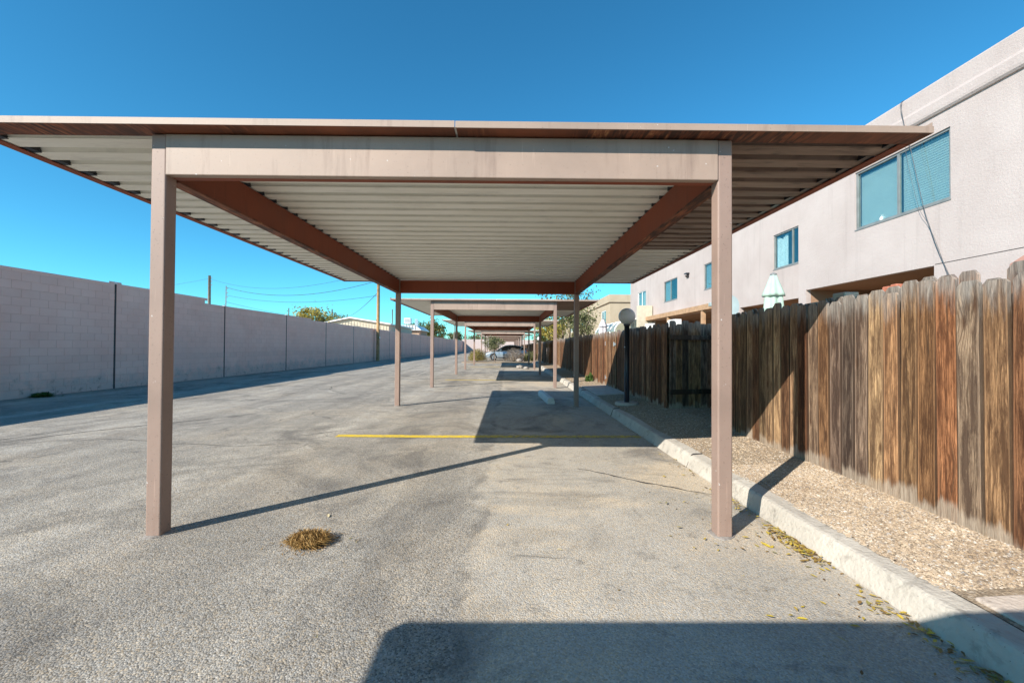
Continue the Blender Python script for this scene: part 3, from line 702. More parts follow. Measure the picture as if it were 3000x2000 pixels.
def parapet(root, X, y0, y1, z0, z1, mat, out=.07):
    zm = z0 + .24
    prof = [(X+.02, z0), (X-.5*out, z0+.012), (X-.9*out, z0+.05), (X-out, z0+.10), (X-out, zm), (X-.75*out, zm+.05), (X-.55*out, zm+.06), (X-.55*out, z1-.03), (X-.3*out, z1), (X+.45, z1), (X+.45, z0)]
    mb = MB(); mb.prism(prof, y0, y1, 'y'); return part('parapet', mb, mat, root, recalc=True)
# near townhouse
BX = 8.3; ZP = 6.5
b1 = empty('townhouse', (BX, 2, .1), 'near two storey pink stucco townhouse with one large sliding window', 'building')
W1 = (7.9, 10.1, 4.14, 5.50); O1 = (8.22, 11.8, .12, 2.93)
mb = MB(); facade(mb, BX, -8, 12.1, .1, 5.86, [W1, O1], .14)
mb.add([(BX, 12.1, .1), (BX+8, 12.1, .1), (BX+8, 12.1, 5.86), (BX, 12.1, 5.86)], [(0,1,2,3)]); mb.add([(BX, -8, .1), (BX, -8, 5.86), (BX+8, -8, 5.86), (BX+8, -8, .1)], [(0,1,2,3)])
part('wall', mb, M['stucco'], b1)
mb = MB(); mb.add([(BX+.4,-8,5.9),(BX+8,-8,5.9),(BX+8,12.1,5.9),(BX+.4,12.1,5.9)], [(0,1,2,3)]); part('roof', mb, M['slab'], b1)
parapet(b1, BX, -8, 12.1, 5.84, ZP, M['stucco'])
mb = MB(); room(mb, BX+.14, W1[0]-.4, W1[1]+.4, W1[2]-.6, W1[3]+.3, 2.2, 0); part('room', mb, M['room'], b1)
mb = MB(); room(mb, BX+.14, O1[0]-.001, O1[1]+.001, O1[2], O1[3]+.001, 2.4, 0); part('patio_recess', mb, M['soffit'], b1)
window(b1, BX, *W1, fill=('blind', 'haze'))
mb = MB(); mb.box(BX-.004, BX+.01, -8, 8.2, 2.945, 2.957); part('control_joint', mb, M['joint'], b1)
mb = MB(); mb.prism([(BX-.24, 2.68), (BX-.02, 2.82), (BX+.02, 2.82), (BX+.02, 2.62), (BX-.24, 2.62)], 6.1, 6.78, 'y'); mb.box(BX-.2, BX, 6.15, 6.73, 2.52, 2.62)
bev(tag(part('vent_hood', mb, M['terracotta']), 'terracotta coloured hood on the near townhouse wall at the right edge', 'vent'), .02)
# recessed units
CX = 9.3
b2 = empty('townhouse', (CX, 20, .1), 'recessed pink stucco townhouse row with four small upper windows', 'building')
WS = [((12.9, 14.85, 4.05, 5.25), M['alu'], ('curtain', 'curtain')), ((18.25, 20.15, 4.05, 5.25), M['alu'], ('curtain', 'screen')), ((23.35, 25.35, 4.0, 5.2), M['alu'], ('none', 'screen')), ((28.7, 30.45, 4.0, 5.2), M['white'], ('blind', 'screen'))]
OP = [(12.5, 17.0, .12, 2.92), (18.6, 27.2, .12, 3.02)]
mb = MB(); facade(mb, CX, 12.1, 32.3, .1, 6.2, [w[0] for w in WS] + OP, .14)
mb.add([(CX, 32.3, .1), (CX+8, 32.3, .1), (CX+8, 32.3, 6.2), (CX, 32.3, 6.2)], [(0,1,2,3)]); mb.add([(CX,12.1,6.2),(CX+8,12.1,6.2),(CX+8,32.3,6.2),(CX,32.3,6.2)], [(0,1,2,3)])
part('wall', mb, M['stucco'], b2)
for w, fr, fl in WS:
    mb = MB(); room(mb, CX+.14, w[0]-.3, w[1]+.3, w[2]-.4, w[3]+.2, 2.0, 0); part('room', mb, M['room'], b2); window(b2, CX, *w, fr, fl)
for o in OP:
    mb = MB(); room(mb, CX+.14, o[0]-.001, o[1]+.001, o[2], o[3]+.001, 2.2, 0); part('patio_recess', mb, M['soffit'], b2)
mb = MB(); mb.box(CX-.5, CX-.01, 18.4, 28.9, 3.02, 3.26); part('patio_beam', mb, M['beam_wood'], b2)
for yy in (19.4, 23.6, 28.6):
    mb = MB(); mb.box(CX-.46, CX-.3, yy-.08, yy+.08, .1, 3.019); part('patio_post', mb, M['beam_wood'], b2)
for (ya, yb) in ((21.4, 22.4), (25.3, 26.1)):
    mb = MB(); mb.box(CX-.9, CX-.55, ya, yb, .1, 2.75); tag(bev(part('privacy_wall', mb, M['white']), .02), 'white stub wall on a patio, %s' % ('nearer the satellite dish' if ya < 23 else 'nearer the sunroom'), 'wall', 'patio stub walls')
mb = MB(); mb.prism([(CX-.16, 5.02), (CX-.02, 5.10), (CX-.02, 4.92)], 21.8, 22.0, 'y'); mb.box(CX-.17, CX-.0, 21.76, 22.04, 5.10, 5.16)
tag(part('floodlight', mb, M['black']), 'small floodlight fixed high on the pink stucco wall', 'light')
# wall louvre and box above the sunroom
# tan building farther on
DX = 9.7
b3 = empty('townhouse', (DX, 45, .1), 'tan stucco building with banded cornice beyond the sunroom', 'building')
WD = [(42.2, 44.2, 2.95, 5.0), (54.2, 56.2, 3.6, 5.0), (64, 66, 3.6, 5.0)]
mb = MB(); facade(mb, DX, 40.4, 100, .1, 5.6, WD, .12)
mb.add([(DX, 40.4, .1), (DX+9, 40.4, .1), (DX+9, 40.4, 5.6), (DX, 40.4, 5.6)], [(0,1,2,3)]); mb.add([(DX,40.4,5.9),(DX+9,40.4,5.9),(DX+9,100,5.9),(DX,100,5.9)], [(0,1,2,3)])
part('wall', mb, M['stucco_tan'], b3)
mb = MB(); mb.box(DX-.12, DX+9.2, 40.28, 100, 5.6, 6.32); part('cornice', mb, M['stucco_tan'], b3)
mb = MB(); mb.box(DX-.06, DX+9.2, 40.34, 100, 5.53, 5.598); part('cornice_groove', mb, M['soffit'], b3)
for w in WD:
    mb = MB(); room(mb, DX+.12, w[0]-.2, w[1]+.2, w[2]-.2, w[3]+.2, 1.6, 0); part('room', mb, M['room'], b3); window(b3, DX, *w, M['white'], ('screen', 'none'), .09)
# sunroom with curved glass
sr = empty('sunroom', (8.1, 30, .1), 'glazed sunroom with curved glass eaves against the townhouse', 'sunroom')
SX0, SX1, SY0, SY1, SZ = 6.9, 9.28, 27.6, 33.6, 3.35
arc = [(SX0, .15), (SX0, 2.3)] + [(SX0 + 1.0 - 1.0*math.cos(a), 2.3 + .78*math.sin(a)) for a in [R(q) for q in (15, 30, 45, 60, 75, 90)]] + [(SX1, SZ)]
for yy in [SY0 + (SY1 - SY0)*i/5 for i in range(6)]:
    mb = MB(); mb.tube([(x, yy, z) for x, z in arc], .05, 6); part('rib', mb, M['white'], sr)
mb = MB(); mb.strip([(x, z) for x, z in arc], SY0, SY1, 'y'); part('curved_glass', mb, M['sunglass'], sr, True)
mb = MB(); mb.add([(x, SY0+.02, z) for x, z in arc] + [(SX1, SY0+.02, .15)], [tuple(range(len(arc)+1))]); part('end_glass', mb, M['sunglass'], sr)
mb = MB(); mb.box(SX0, SX1, SY0-.04, SY0+.04, 2.05, 2.14); mb.box(7.75, 7.83, SY0-.04, SY0+.04, .15, 3.0); mb.box(8.5, 8.58, SY0-.04, SY0+.04, .15, 3.15); mb.box(SX0-.03, SX0+.05, SY0, SY1, 2.05, 2.13); part('frame', mb, M['white'], sr)
mb = MB(); mb.box(8.3, 9.25, 27.2, 27.5, 2.6, 4.0); tag(bev(part('wall_cabinet', mb, M['siding']), .02), 'boxed grey enclosure above the sunroom beside the pink wall', 'cabinet')

# cables hanging down the near townhouse
def cable(name, pts, r, mat, label, cat, group=None, n=24):
    P = [Vector(p) for p in pts]; path = []
    for i in range(len(P)-1):
        p0, p1, p2, p3 = P[max(i-1,0)], P[i], P[i+1], P[min(i+2, len(P)-1)]
        for k in range(n):
            t = k/n; path.append(.5*((2*p1) + (p2-p0)*t + (2*p0 - 5*p1 + 4*p2 - p3)*t*t + (3*p1 - p0 - 3*p2 + p3)*t**3))
    path.append(P[-1]); mb = MB(); mb.tube(path, r, 5)
    return tag(part(name, mb, mat, origin=P[0]), label, cat, group)
cable('wall_cable', [(BX+.1, 8.86, 6.54), (BX-.09, 8.80, 6.44), (BX-.10, 8.72, 5.95), (BX-.10, 8.60, 5.45), (BX-.08, 8.36, 4.2), (BX-.06, 8.24, 3.7), (BX-.05, 8.09, 3.2), (BX-.05, 7.82, 2.5), (BX-.05, 7.7, 2.0)], .0055, M['cable'], 'thicker dark cable hanging from the parapet across the large window', 'cable', 'cables on the townhouse', 8)
cable('wall_cable', [(BX+.1, 8.88, 6.54), (BX-.085, 8.83, 6.44), (BX-.09, 8.75, 5.95), (BX-.12, 8.66, 5.3), (BX-.12, 8.42, 4.2), (BX-.06, 8.27, 3.75), (BX-.05, 8.07, 3.2), (BX-.05, 7.86, 2.5), (BX-.05, 7.72, 2.0)], .003, M['cable'], 'thin second cable running beside the thicker one over the window', 'cable', 'cables on the townhouse', 8)

# ================================================================== YARD THINGS BEHIND THE FENCE
def umbrella(x, y, zt, mat, label, s=1.):
    r = empty('folded_umbrella', (x, y, .14), label, 'umbrella')
    mb = MB(); mb.tube([(x, y, .14), (x, y, zt-.02)], .022*s, 8); part('pole', mb, M['siding'], r)
    fold = lambda a, j: 1 + .17*math.cos(6*a)
    mb = MB(); mb.lathe([(.20*s, zt-1.55), (.225*s, zt-1.2), (.21*s, zt-.8), (.17*s, zt-.42), (.07*s, zt-.25)], x, y, 36, wob=fold); part('canopy', mb, mat, r, True)
    mb = MB(); mb.lathe([(.225*s, zt-.42), (.205*s, zt-.37), (.12*s, zt-.16), (.065*s, zt-.03)], x, y, 36, wob=lambda a, j: 1 + (.14 if j < 2 else .08)*math.cos(6*a + .4)); part('vent_flap', mb, mat, r, True)
    mb = MB(); mb.lathe([(.07*s, zt-.032), (.066*s, zt), (.02*s, zt+.018)], x, y, 14); part('cap', mb, M['alu'], r)
umbrella(4.98, 7.95, 2.70, M['mint'], 'folded mint green patio umbrella behind the near fence', .84)
umbrella(5.0, 22.4, 2.80, M['canvas'], 'folded off-white patio umbrella in front of the sunroom')
# satellite dish
ds = empty('satellite_dish', (4.22, 8.15, .14), 'grey satellite dish with arm partly hidden by the right front post', 'satellite dish')
mb = MB(); mb.tube([(4.3, 8.2, .14), (4.3, 8.2, 1.9)], .025, 8); part('mast', mb, M['dish'], ds)
mb = MB(); dn = Vector((-.86, -.42, .28)).normalized(); ua = dn.cross(Vector((0,0,1))).normalized(); ub = ua.cross(dn)
c0 = Vector((4.23, 8.16, 2.0)); vs_ = []; fs_ = []
for i in range(7):
    for k in range(24):
        rr = .30*i/6; a = 2*math.pi*k/24; vs_.append(c0 + ua*math.cos(a)*rr*.92 + ub*math.sin(a)*rr*1.05 + dn*(rr*rr*.75))
for i in range(6):
    for k in range(24): fs_.append((i*24+k, i*24+(k+1) % 24, (i+1)*24+(k+1) % 24, (i+1)*24+k))
mb.add(vs_, fs_); part('reflector', mb, M['dish'], ds, True)
tip = Vector((3.86, 7.98, 2.08)); mb = MB(); mb.tube([c0 - ub*.27 + dn*.05, c0 - ub*.26 + dn*.28, tip], .014, 6); part('arm', mb, M['dish'], ds)
mb = MB(); mb.box(tip.x-.075, tip.x+.075, tip.y-.05, tip.y+.05, tip.z, tip.z+.075); bev(part('feed_box', mb, M['dish'], ds), .012)
# timber ledge with bricks behind the near fence
lg = empty('timber_ledge', (3.3, 4, .14), 'grey timber rail standing behind the near fence', 'ledge')
mb = MB(); mb.box(3.30, 3.38, 3.45, 4.65, 1.73, 1.80); bev(part('rail', mb, M['siding'], lg), .008)
mb = MB(); mb.box(3.28, 3.42, 4.12, 4.28, .14, 1.855); bev(part('post', mb, M['siding'], lg), .008)
for i, yy in enumerate((3.52, 3.60, 3.68)):
    mb = MB(); mb.box(3.31, 3.37, yy, yy+.066, 1.801, 1.85 + .01*(i % 2)); bev(tag(part('brick', mb, M['brick'], origin=(3.35, yy, 1.801)), ['red brick on the timber rail, the one nearest the camera', 'red brick in the middle of the three on the timber rail', 'red brick on the timber rail, the one farthest from the camera'][i], 'brick', 'bricks on the timber rail'), .012, 3)

# ================================================================== LAMPS
def lamp(x, y, label, zc=1.93):
    r = empty('globe_lamp', (x, y, .14), label, 'lamp', 'globe lamps along the walk')
    mb = MB(); mb.lathe([(.235, .10), (.235, .185), (.215, .20)], x, y, 28); bev(part('footing', mb, M['concrete'], r), .008)
    mb = MB(); mb.tube([(x, y, .2), (x, y, zc-.17)], .052, 16); part('post', mb, M['black'], r, True)
    mb = MB(); mb.lathe([(.052, zc-.20), (.066, zc-.185), (.066, zc-.145), (.05, zc-.13)], x, y, 20); part('collar', mb, M['black'], r)
    mb = MB(); n = 16; mb.lathe([(.168*math.sin(math.pi*(i+.4)/(n+.8)), zc - .168*math.cos(math.pi*(i+.4)/(n+.8))) for i in range(n+1)], x, y, 32); part('globe', mb, M['globe'], r, True)
    mb = MB(); mb.tube([(x-.05, y-.03, zc-.62), (x-.062, y-.035, zc-.62)], .012, 8); part('bolt', mb, M['galv'], r)
lamp(2.41, 8.62, 'globe lamp on a black post beside the long brown fence')
lamp(2.41, 33.0, 'far globe lamp on a slim post beyond the third carport')

# ================================================================== SMALL THINGS ON THE LOT
def wheel_stop(x, y0, y1, label):
    mb = MB(); L = y1 - y0; n = 10; prof = [(-.085, 0), (-.085, .06), (-.055, .14), (.055, .14), (.085, .06), (.085, 0)]
    rows = []
    for i in range(n+1):
        y = y0 + L*i/n; e = 0 if 0 < i < n else .012
        rows.append([(x + a*(1 - e*3) + .004*mnoise.noise(Vector((y*3, j, 1))), y, b*(1 - e*2)) for j, (a, b) in enumerate(prof)])
    m = len(prof)
    for i in range(n): mb.add(rows[i] + rows[i+1], [(j, j+1, m+j+1, m+j) for j in range(m-1)])
    mb.add(rows[0], [tuple(range(m))[::-1]]); mb.add(rows[-1], [tuple(range(m))])
    o = bev(part('wheel_stop', mb, M['pale_conc'], origin=(x, (y0+y1)/2, 0), recalc=True), .012)
    o.rotation_euler = (0, 0, R(3)); return tag(o, label, 'wheel stop')
wheel_stop(.95, 9.75, 11.55, 'concrete wheel stop lying in the shade under the nearest carport')
def rock(x, y, z, s, label, seed, flat=.62):
    import bmesh
    bm = bmesh.new(); bmesh.ops.create_icosphere(bm, subdivisions=3, radius=s)
    for v in bm.verts:
        d = 1 + .28*mnoise.noise(v.co/s*1.3 + Vector((seed*3.1, 0, 0))) + .10*mnoise.noise(v.co/s*4 + Vector((seed, 2, 0)))
        v.co *= d; v.co.z *= flat
    me = bpy.data.meshes.new('rock'); bm.to_mesh(me); bm.free(); me.materials.append(M['stone'])
    return tag(link('rock', me, None, (x, y, z + s*flat*.62)), label, 'rock', 'rocks on the lot')
rock(.72, 25.9, 0, .20, 'larger pale rock lying in the shade under the third carport', 1)
rock(1.08, 25.0, 0, .15, 'smaller pale rock lying in the shade under the third carport', 2)
rock(.95, 35.0, .1, .24, 'pale rock at the foot of the dry grey bush', 4)
def blades(name, x, y, z, n, rad, h, mat, label, cat, seed, lie=.5, wd=.004, kind=None):
    rng = random.Random(seed); mb = MB()
    for _ in range(n):
        a = rng.random()*6.28; rr = rad*math.sqrt(rng.random())*.75; bx, by = rr*math.cos(a), rr*math.sin(a)*.75
        hh = h*(1 - (rr/rad)**2)*rng.uniform(.2, 1.0); b = rng.random()*6.28; l = rng.uniform(.25, .7)*rad; w = wd*rng.uniform(.6, 1.4)
        p0 = Vector((bx, by, hh*.3)); p1 = p0 + Vector((math.cos(b)*l*.5, math.sin(b)*l*.5, hh*(1-lie)+rng.uniform(0, .3)*h)); p2 = p1 + Vector((math.cos(b+.6)*l*.5, math.sin(b+.6)*l*.5, -hh*lie*rng.uniform(.2, 1.)))
        if rng.random() < .10: q_ = Vector((rng.gauss(0, rad*.7), rng.gauss(0, rad*.5), 0)); p0 = Vector((q_.x, q_.y, .004)); p1 = p0 + Vector((math.cos(b)*l*.3, math.sin(b)*l*.3, .006)); p2 = p1 + Vector((math.cos(b+.7)*l*.25, math.sin(b+.7)*l*.25, -.004))
        p2.z = max(p2.z, .003); s = Vector((-math.sin(b), math.cos(b), rng.uniform(-.5, .5))).normalized()*w
        mb.add([p + Vector((x, y, z)) for p in (p0 - s, p0 + s, p1 + s, p1 - s, p2)], [(0,1,2,3), (3,2,4)])
    return tag(part(name, mb, mat, origin=(x, y, z)), label, cat, kind=kind)
blades('dried_grass_clump', -1.30, 2.84, .0, 2600, .145, .085, M['grass_dry'], 'small heap of dry tan grass on the asphalt in the foreground', 'grass clump', 3, wd=.0022)
blades('weed', -11.42, 10.6, 0, 420, .22, .13, M['weed'], 'green weed growing at the foot of the block wall', 'weed', 5, wd=.016)
blades('weed', 2.72, 14.2, .14, 60, .16, .35, M['weed'], 'small leafy weed growing at the foot of the long fence', 'weed', 6, wd=.03)
blades('agave_plant', 1.9, 36.6, .05, 260, .7, .8, M['leaf_olive'], 'spiky green plant between the dry bush and the far lamp', 'plant', 7, .1, .03)
# fallen leaves: a drift along the kerb, and loose ones that can be told apart
def leaf_geo(rng, x, y, z, s, flat=.3):
    a = rng.random()*6.28; ca, sa = math.cos(a), math.sin(a); t = rng.uniform(-flat, flat); u = rng.uniform(-flat, flat)
    P = [(-s, 0), (-.35*s, .36*s), (.35*s, .30*s), (s, 0), (.35*s, -.30*s), (-.35*s, -.36*s)]
    c = rng.uniform(.1, .5)*s
    return [(x + ca*p - sa*q, y + sa*p + ca*q, z + max(.001, (p*t + q*u)*.5 + s*abs(t)*.5 + c*abs(q)/s*.8)) for p, q in P]
rng = random.Random(11); mb = MB()
for k in range(2300):
    y = rng.choice([rng.uniform(1.2, 2.6), rng.uniform(1.5, 4.0), rng.uniform(2.2, 3.4), rng.uniform(2, 13)])
    dens = max(.04, mnoise.noise(Vector((y*2.3, 4, 1)))*1.6 + .40)
    if rng.random() > dens: continue
    x = KX - .012 - abs(rng.gauss(0, .055)) - (rng.random() < .16)*rng.random()**2*.75
    s = rng.uniform(.008, .024); mb.add(leaf_geo(rng, x, y, .004 + rng.random()*.014, s), [(0,1,2,3), (0,3,4,5)])
for k in range(70):      # stray bits blown out over the stalls
    mb.add(leaf_geo(rng, 1.9 - 3.2*rng.random()**1.6, rng.uniform(1.3, 9), .004, rng.uniform(.006, .014)), [(0,1,2,3), (0,3,4,5)])
tag(part('leaf_litter', mb, M['litter']), 'drift of small yellow and brown leaves along the foot of the kerb', 'leaf litter', kind='stuff')
LEAF = [('yellow', (.62, .47, .05)), ('brown', (.26, .13, .06)), ('green', (.16, .25, .13)), ('pale', (.55, .46, .28))]
LM = {n: plain('leaf_' + n + '_single', c, .7, .25, 40.) for n, c in LEAF}
loose = [(1.02,1.63,'brown',.035,'broad brown leaf at the upper left of the leaves in the foreground shadow'),(1.13,1.55,'brown',.06,'long curled brown leaf in the middle of the foreground shadow'),
         (1.38,1.50,'green',.045,'narrow blue green leaf right of the long brown leaf in the shadow'),(1.42,1.38,'green',.05,'long green leaf nearest the bottom edge, in the foreground shadow'),
         (1.62,1.32,'brown',.065,'long reddish brown leaf at the bottom right of the foreground shadow'),(1.18,1.34,'green',.03,'small green leaf below the curled brown one in the shadow'),
         (1.66,1.53,'pale',.034,'pale leaf in the shadow close to the kerb'),(1.76,1.52,'yellow',.042,'bright yellow leaf in the shadow beside the kerb'),
         (1.87,1.40,'green',.055,'large green leaf against the kerb in the foreground shadow'),(1.71,2.82,'yellow',.045,'large single yellow leaf on the asphalt near the right front post'),
         (.34,2.75,'pale',.022,'pale scrap of leaf in the middle of the sunlit asphalt'),(-1.36,3.28,'pale',.03,'pale leaf just beyond the heap of dry grass'),
         (1.42,2.05,'yellow',.028,'yellow leaf on sunlit asphalt just before the foreground shadow'),(.92,1.30,'green',.022,'tiny green leaf at the bottom of the foreground shadow'),
         (1.58,4.3,'yellow',.034,'yellow leaf lying on the asphalt behind the right front post')]
for i, (x, y, cname, s, lab) in enumerate(loose):
    rr = random.Random(100 + i); mb = MB(); mb.add(leaf_geo(rr, 0, 0, .003, s, .25), [(0,1,2,3), (0,3,4,5)])
    o = link('fallen_leaf', mb.mesh('fallen_leaf', LM[cname]), None, (x, y, .002)); tag(o, lab, 'leaf', 'loose leaves on the asphalt')

# ================================================================== PLANTS
def tree(name, x, y, z0, h, rx, rz, mat, nleaf, ls, label, group=None, stems=1, cz=None, trunk=.08, seed=1, clumps=26, bare=0.):
    rng = random.Random(seed); r = empty(name, (x, y, z0), label, 'tree', group)
    cz = cz if cz is not None else h - rz; C = Vector((x, y, z0 + cz)); mb = MB(); tips = []
    for s in range(stems):
        a = rng.random()*6.28; b = Vector((x + .08*s*math.cos(a), y + .08*s*math.sin(a), z0)); lean = Vector((math.cos(a), math.sin(a), 0))*(rx*.35 if stems > 1 else .05)
        p1 = b + lean*.4 + Vector((0, 0, (cz - rz*.6)*.7)); p2 = C + lean - Vector((0, 0, rz*.3)); mb.tube([b, p1, p2], [trunk, trunk*.75, trunk*.45], 7)
        for k in range(max(5, clumps//(2*stems))):
            u = Vector((rng.gauss(0, 1), rng.gauss(0, 1), rng.gauss(0, .8) + .3)).normalized(); q = C + Vector((u.x*rx, u.y*rx, u.z*rz))*rng.uniform(.55, .98)
            st = p1.lerp(p2, rng.uniform(.3, 1.)); md = st.lerp(q, .5) + Vector((rng.uniform(-.1, .1)*rx, rng.uniform(-.1, .1)*rx, .08*rz)); mb.tube([st, md, q], [trunk*.3, trunk*.18, trunk*.06], 5, False); tips.append(q)
    part('trunk', mb, M['bark'], r, True)
    mb = MB(); cl = []
    for k in range(clumps):
        u = Vector((rng.gauss(0, 1), rng.gauss(0, 1), rng.gauss(0, 1))).normalized(); cl.append((C + Vector((u.x*rx, u.y*rx, u.z*rz))*rng.uniform(.35, .95), rng.uniform(.18, .38)))
    cl += [(q, rng.uniform(.12, .26)) for q in tips]
    for i in range(nleaf):
        c, cr = rng.choice(cl); d = Vector((rng.gauss(0, .5), rng.gauss(0, .5), rng.gauss(0, .5))); p = c + Vector((d.x*rx, d.y*rx, d.z*rz))*cr*1.5
        n = Vector((rng.gauss(0, 1), rng.gauss(0, 1), rng.gauss(0, 1) + .5)).normalized(); t1 = n.orthogonal().normalized(); t1.rotate(Matrix.Rotation(rng.random()*6.28, 3, n)); t2 = n.cross(t1); s = ls*rng.uniform(.6, 1.3)
        mb.add([p - t1*s, p + t2*s*.5, p + t1*s, p - t2*s*.5], [(0,1,2,3)])
    part('crown', mb, mat, r); return r
def bush(name, x, y, z0, rx, h, mat, n, ls, label, seed):
    rng = random.Random(seed); r = empty(name, (x, y, z0), label, 'bush', 'bushes on the planted island'); mb = MB()
    for k in range(40):
        a = rng.random()*6.28; e = rng.uniform(.3, 1.4); d = Vector((math.cos(a)*math.cos(e)*rx, math.sin(a)*math.cos(e)*rx, math.sin(e)*h))*rng.uniform(.6, .9)
        mb.tube([(x, y, z0), Vector((x, y, z0)) + d*.5 + Vector((0, 0, .05)), Vector((x, y, z0)) + d], [.014, .01, .004], 5, False)
    part('stem', mb, M['bark'], r); mb = MB()
    for i in range(n):
        u = Vector((rng.gauss(0, 1), rng.gauss(0, 1), abs(rng.gauss(0, 1)))).normalized(); lump = 1 + .22*mnoise.noise(u*3.2 + Vector((seed, 0, 0)))
        p = Vector((x, y, z0 + .10)) + Vector((u.x*rx, u.y*rx, u.z*(h - .12)))*lump*rng.uniform(.62, 1.03)
        nn = (u + Vector((rng.gauss(0, .6), rng.gauss(0, .6), rng.gauss(0, .6)))).normalized(); t1 = nn.orthogonal().normalized(); t1.rotate(Matrix.Rotation(rng.random()*6.28, 3, nn)); t2 = nn.cross(t1); s = ls*rng.uniform(.6, 1.4)
        mb.add([p - t1*s, p + t2*s*.45, p + t1*s, p - t2*s*.45], [(0,1,2,3)])
    part('foliage', mb, mat, r)
# planted island
mb = MB(); mb.prism([(-3.7, 34.2), (-3.2, 33.6), (1.9, 33.6), (1.9, 37.9), (-3.2, 37.9), (-3.7, 37.3)], -.02, .06, 'z'); isl = tag(part('planting_island', mb, M['soil']), kind='structure')
bush('round_bush', -2.55, 35.6, .06, .80, 1.10, M['bush_a'], 5200, .035, 'rounded yellow green bush left of the small tree', 3)
bush('round_bush', .50, 36.2, .06, .90, 1.12, M['bush_b'], 5200, .034, 'dry grey mauve bush in front of the silver hatchback', 4)
tree('small_tree', -1.10, 35.6, .06, 2.08, .95, .62, M['leaf_olive'], 2600, .055, 'small slender tree standing in front of the silver hatchback', seed=8, trunk=.045, clumps=22)
tree('garden_tree', 4.0, 28.4, .14, 5.5, 2.0, 1.7, M['leaf_green'], 2700, .085, 'loose many stemmed tree behind the long fence', 'trees behind the fences', 4, None, .07, 21, 40)
tree('garden_tree', 4.75, 26.6, .14, 3.4, .8, 1.0, M['leaf_olive'], 1500, .075, 'small olive tree beside the folded off-white umbrella', 'trees behind the fences', 3, None, .06, 22, 22)
tree('garden_tree', 3.9, 41, .14, 3.7, 1.7, 1.3, M['leaf_yellow'], 3200, .09, 'yellowing tree behind the far fence', 'trees behind the fences', 2, None, .07, 23, 24)
tree('garden_tree', 5.2, 52, .14, 5.0, 2.6, 1.9, M['leaf_green'], 3600, .12, 'dark green tree far behind the fence near the tan building', 'trees behind the fences', 2, None, .09, 24, 26)
# beyond the block wall
tree('yard_tree', -20.9, 46, 0, 5.3, 2.4, 1.5, M['leaf_yellow'], 3600, .13, 'yellow feathery tree showing over the block wall', 'trees beyond the block wall', 2, None, .1, 31, 26)
tree('yard_tree', -19.4, 47.5, 0, 4.9, 1.6, 1.2, M['leaf_olive'], 1300, .10, 'thin grey green tree beside the yellow one over the wall', 'trees beyond the block wall', 3, None, .06, 32, 16)
tree('yard_tree', -13.9, 80, 0, 5.9, 2.4, 2.1, M['leaf_green'], 4200, .17, 'broad yellowing green tree right of the rooftop cooler', 'trees beyond the block wall', 1, None, .14, 33, 34)
tree('yard_tree', -18.0, 86, 0, 6.2, 3.0, 2.0, M['leaf_green'], 3400, .19, 'green tree behind the house with the rooftop cooler', 'trees beyond the block wall', 1, None, .14, 34, 28)
tree('yard_tree', -14.5, 118, 0, 5.6, 2.8, 2.0, M['leaf_olive'], 2800, .2, 'greyish tree past the broad green one over the wall', 'trees beyond the block wall', 1, None, .14, 35, 24)
for i, (tx, lab) in enumerate([(-9, 'left'), (-4, 'middle'), (1.5, 'right')]):
    tree('yard_tree', tx, 140 + 6*i, 0, 5.6 + .5*(i % 2), 4.2, 2.0, M['leaf_olive'], 2400, .26, '%s one of the distant trees showing above the end wall' % lab, 'trees behind the end wall', 1, None, .16, 41 + i, 26)

# ================================================================== BEYOND THE BLOCK WALL
mh = empty('metal_building', (-16.6, 45, 0), 'low metal building with white gabled roof behind the block wall', 'building')
gx0, gxr, gx1, ge, gr = -19.6, -16.65, -12.6, 3.62, 4.2
mb = MB(); mb.prism([(gx0, -.03), (gx1, -.03), (gx1, ge-.06), (gxr, gr-.06), (gx0, ge-.06)], 45.2, 56, 'y'); part('wall', mb, M['siding'], mh, recalc=True)
mb = MB(); mb.prism([(gx0-.25, ge-.08), (gxr, gr), (gx1+.25, ge-.08), (gx1+.25, ge+.06), (gxr, gr+.14), (gx0-.25, ge+.06)], 44.9, 56.3, 'y'); part('roof', mb, M['metalroof'], mh, recalc=True)
for i in range(22):
    xx = gx0 + .2 + i*.31; mb = MB(); mb.box(xx, xx+.05, 45.16, 45.199, 2.2, min(ge - .2 + max(0, 1 - abs(xx - gxr)/3.4)*.5, gr)); part('siding_rib', mb, M['siding'], mh)
hh_ = empty('house', (-14.0, 62, 0), 'small tan house with ribbed white roof behind the block wall', 'building')
mb = MB(); mb.box(-16.0, -12.5, 60.2, 66, -.03, 3.5); part('wall', mb, M['tanwall'], hh_)
mb = MB(); mb.prism([(-16.3, 3.52), (-12.2, 3.52), (-12.2, 3.64), (-13.0, 4.25), (-16.3, 4.25)], 59.8, 66.2, 'y'); part('roof', mb, M['metalroof'], hh_, recalc=True)
for i in range(9):
    mb = MB(); xx = -16.2 + i*.4; mb.box(xx, xx+.05, 59.75, 59.8, 3.62, 4.22); part('roof_seam', mb, M['alu'], hh_)
ac = empty('rooftop_cooler', (-14.3, 61, 4.25), 'white louvred rooftop cooler on the small tan house', 'cooler')
mb = MB(); mb.box(-14.75, -13.85, 60.6, 61.5, 4.5, 5.3); bev(part('cabinet', mb, M['white'], ac), .03)
for i in range(5):
    mb = MB(); mb.box(-14.66 + i*.155, -14.58 + i*.155, 60.585, 60.599, 4.62, 5.18); part('louvre', mb, M['alu'], ac)
for xx in (-14.7, -13.95):
    mb = MB(); mb.box(xx, xx+.05, 60.7, 60.75, 4.2, 4.5); part('leg', mb, M['galv'], ac)
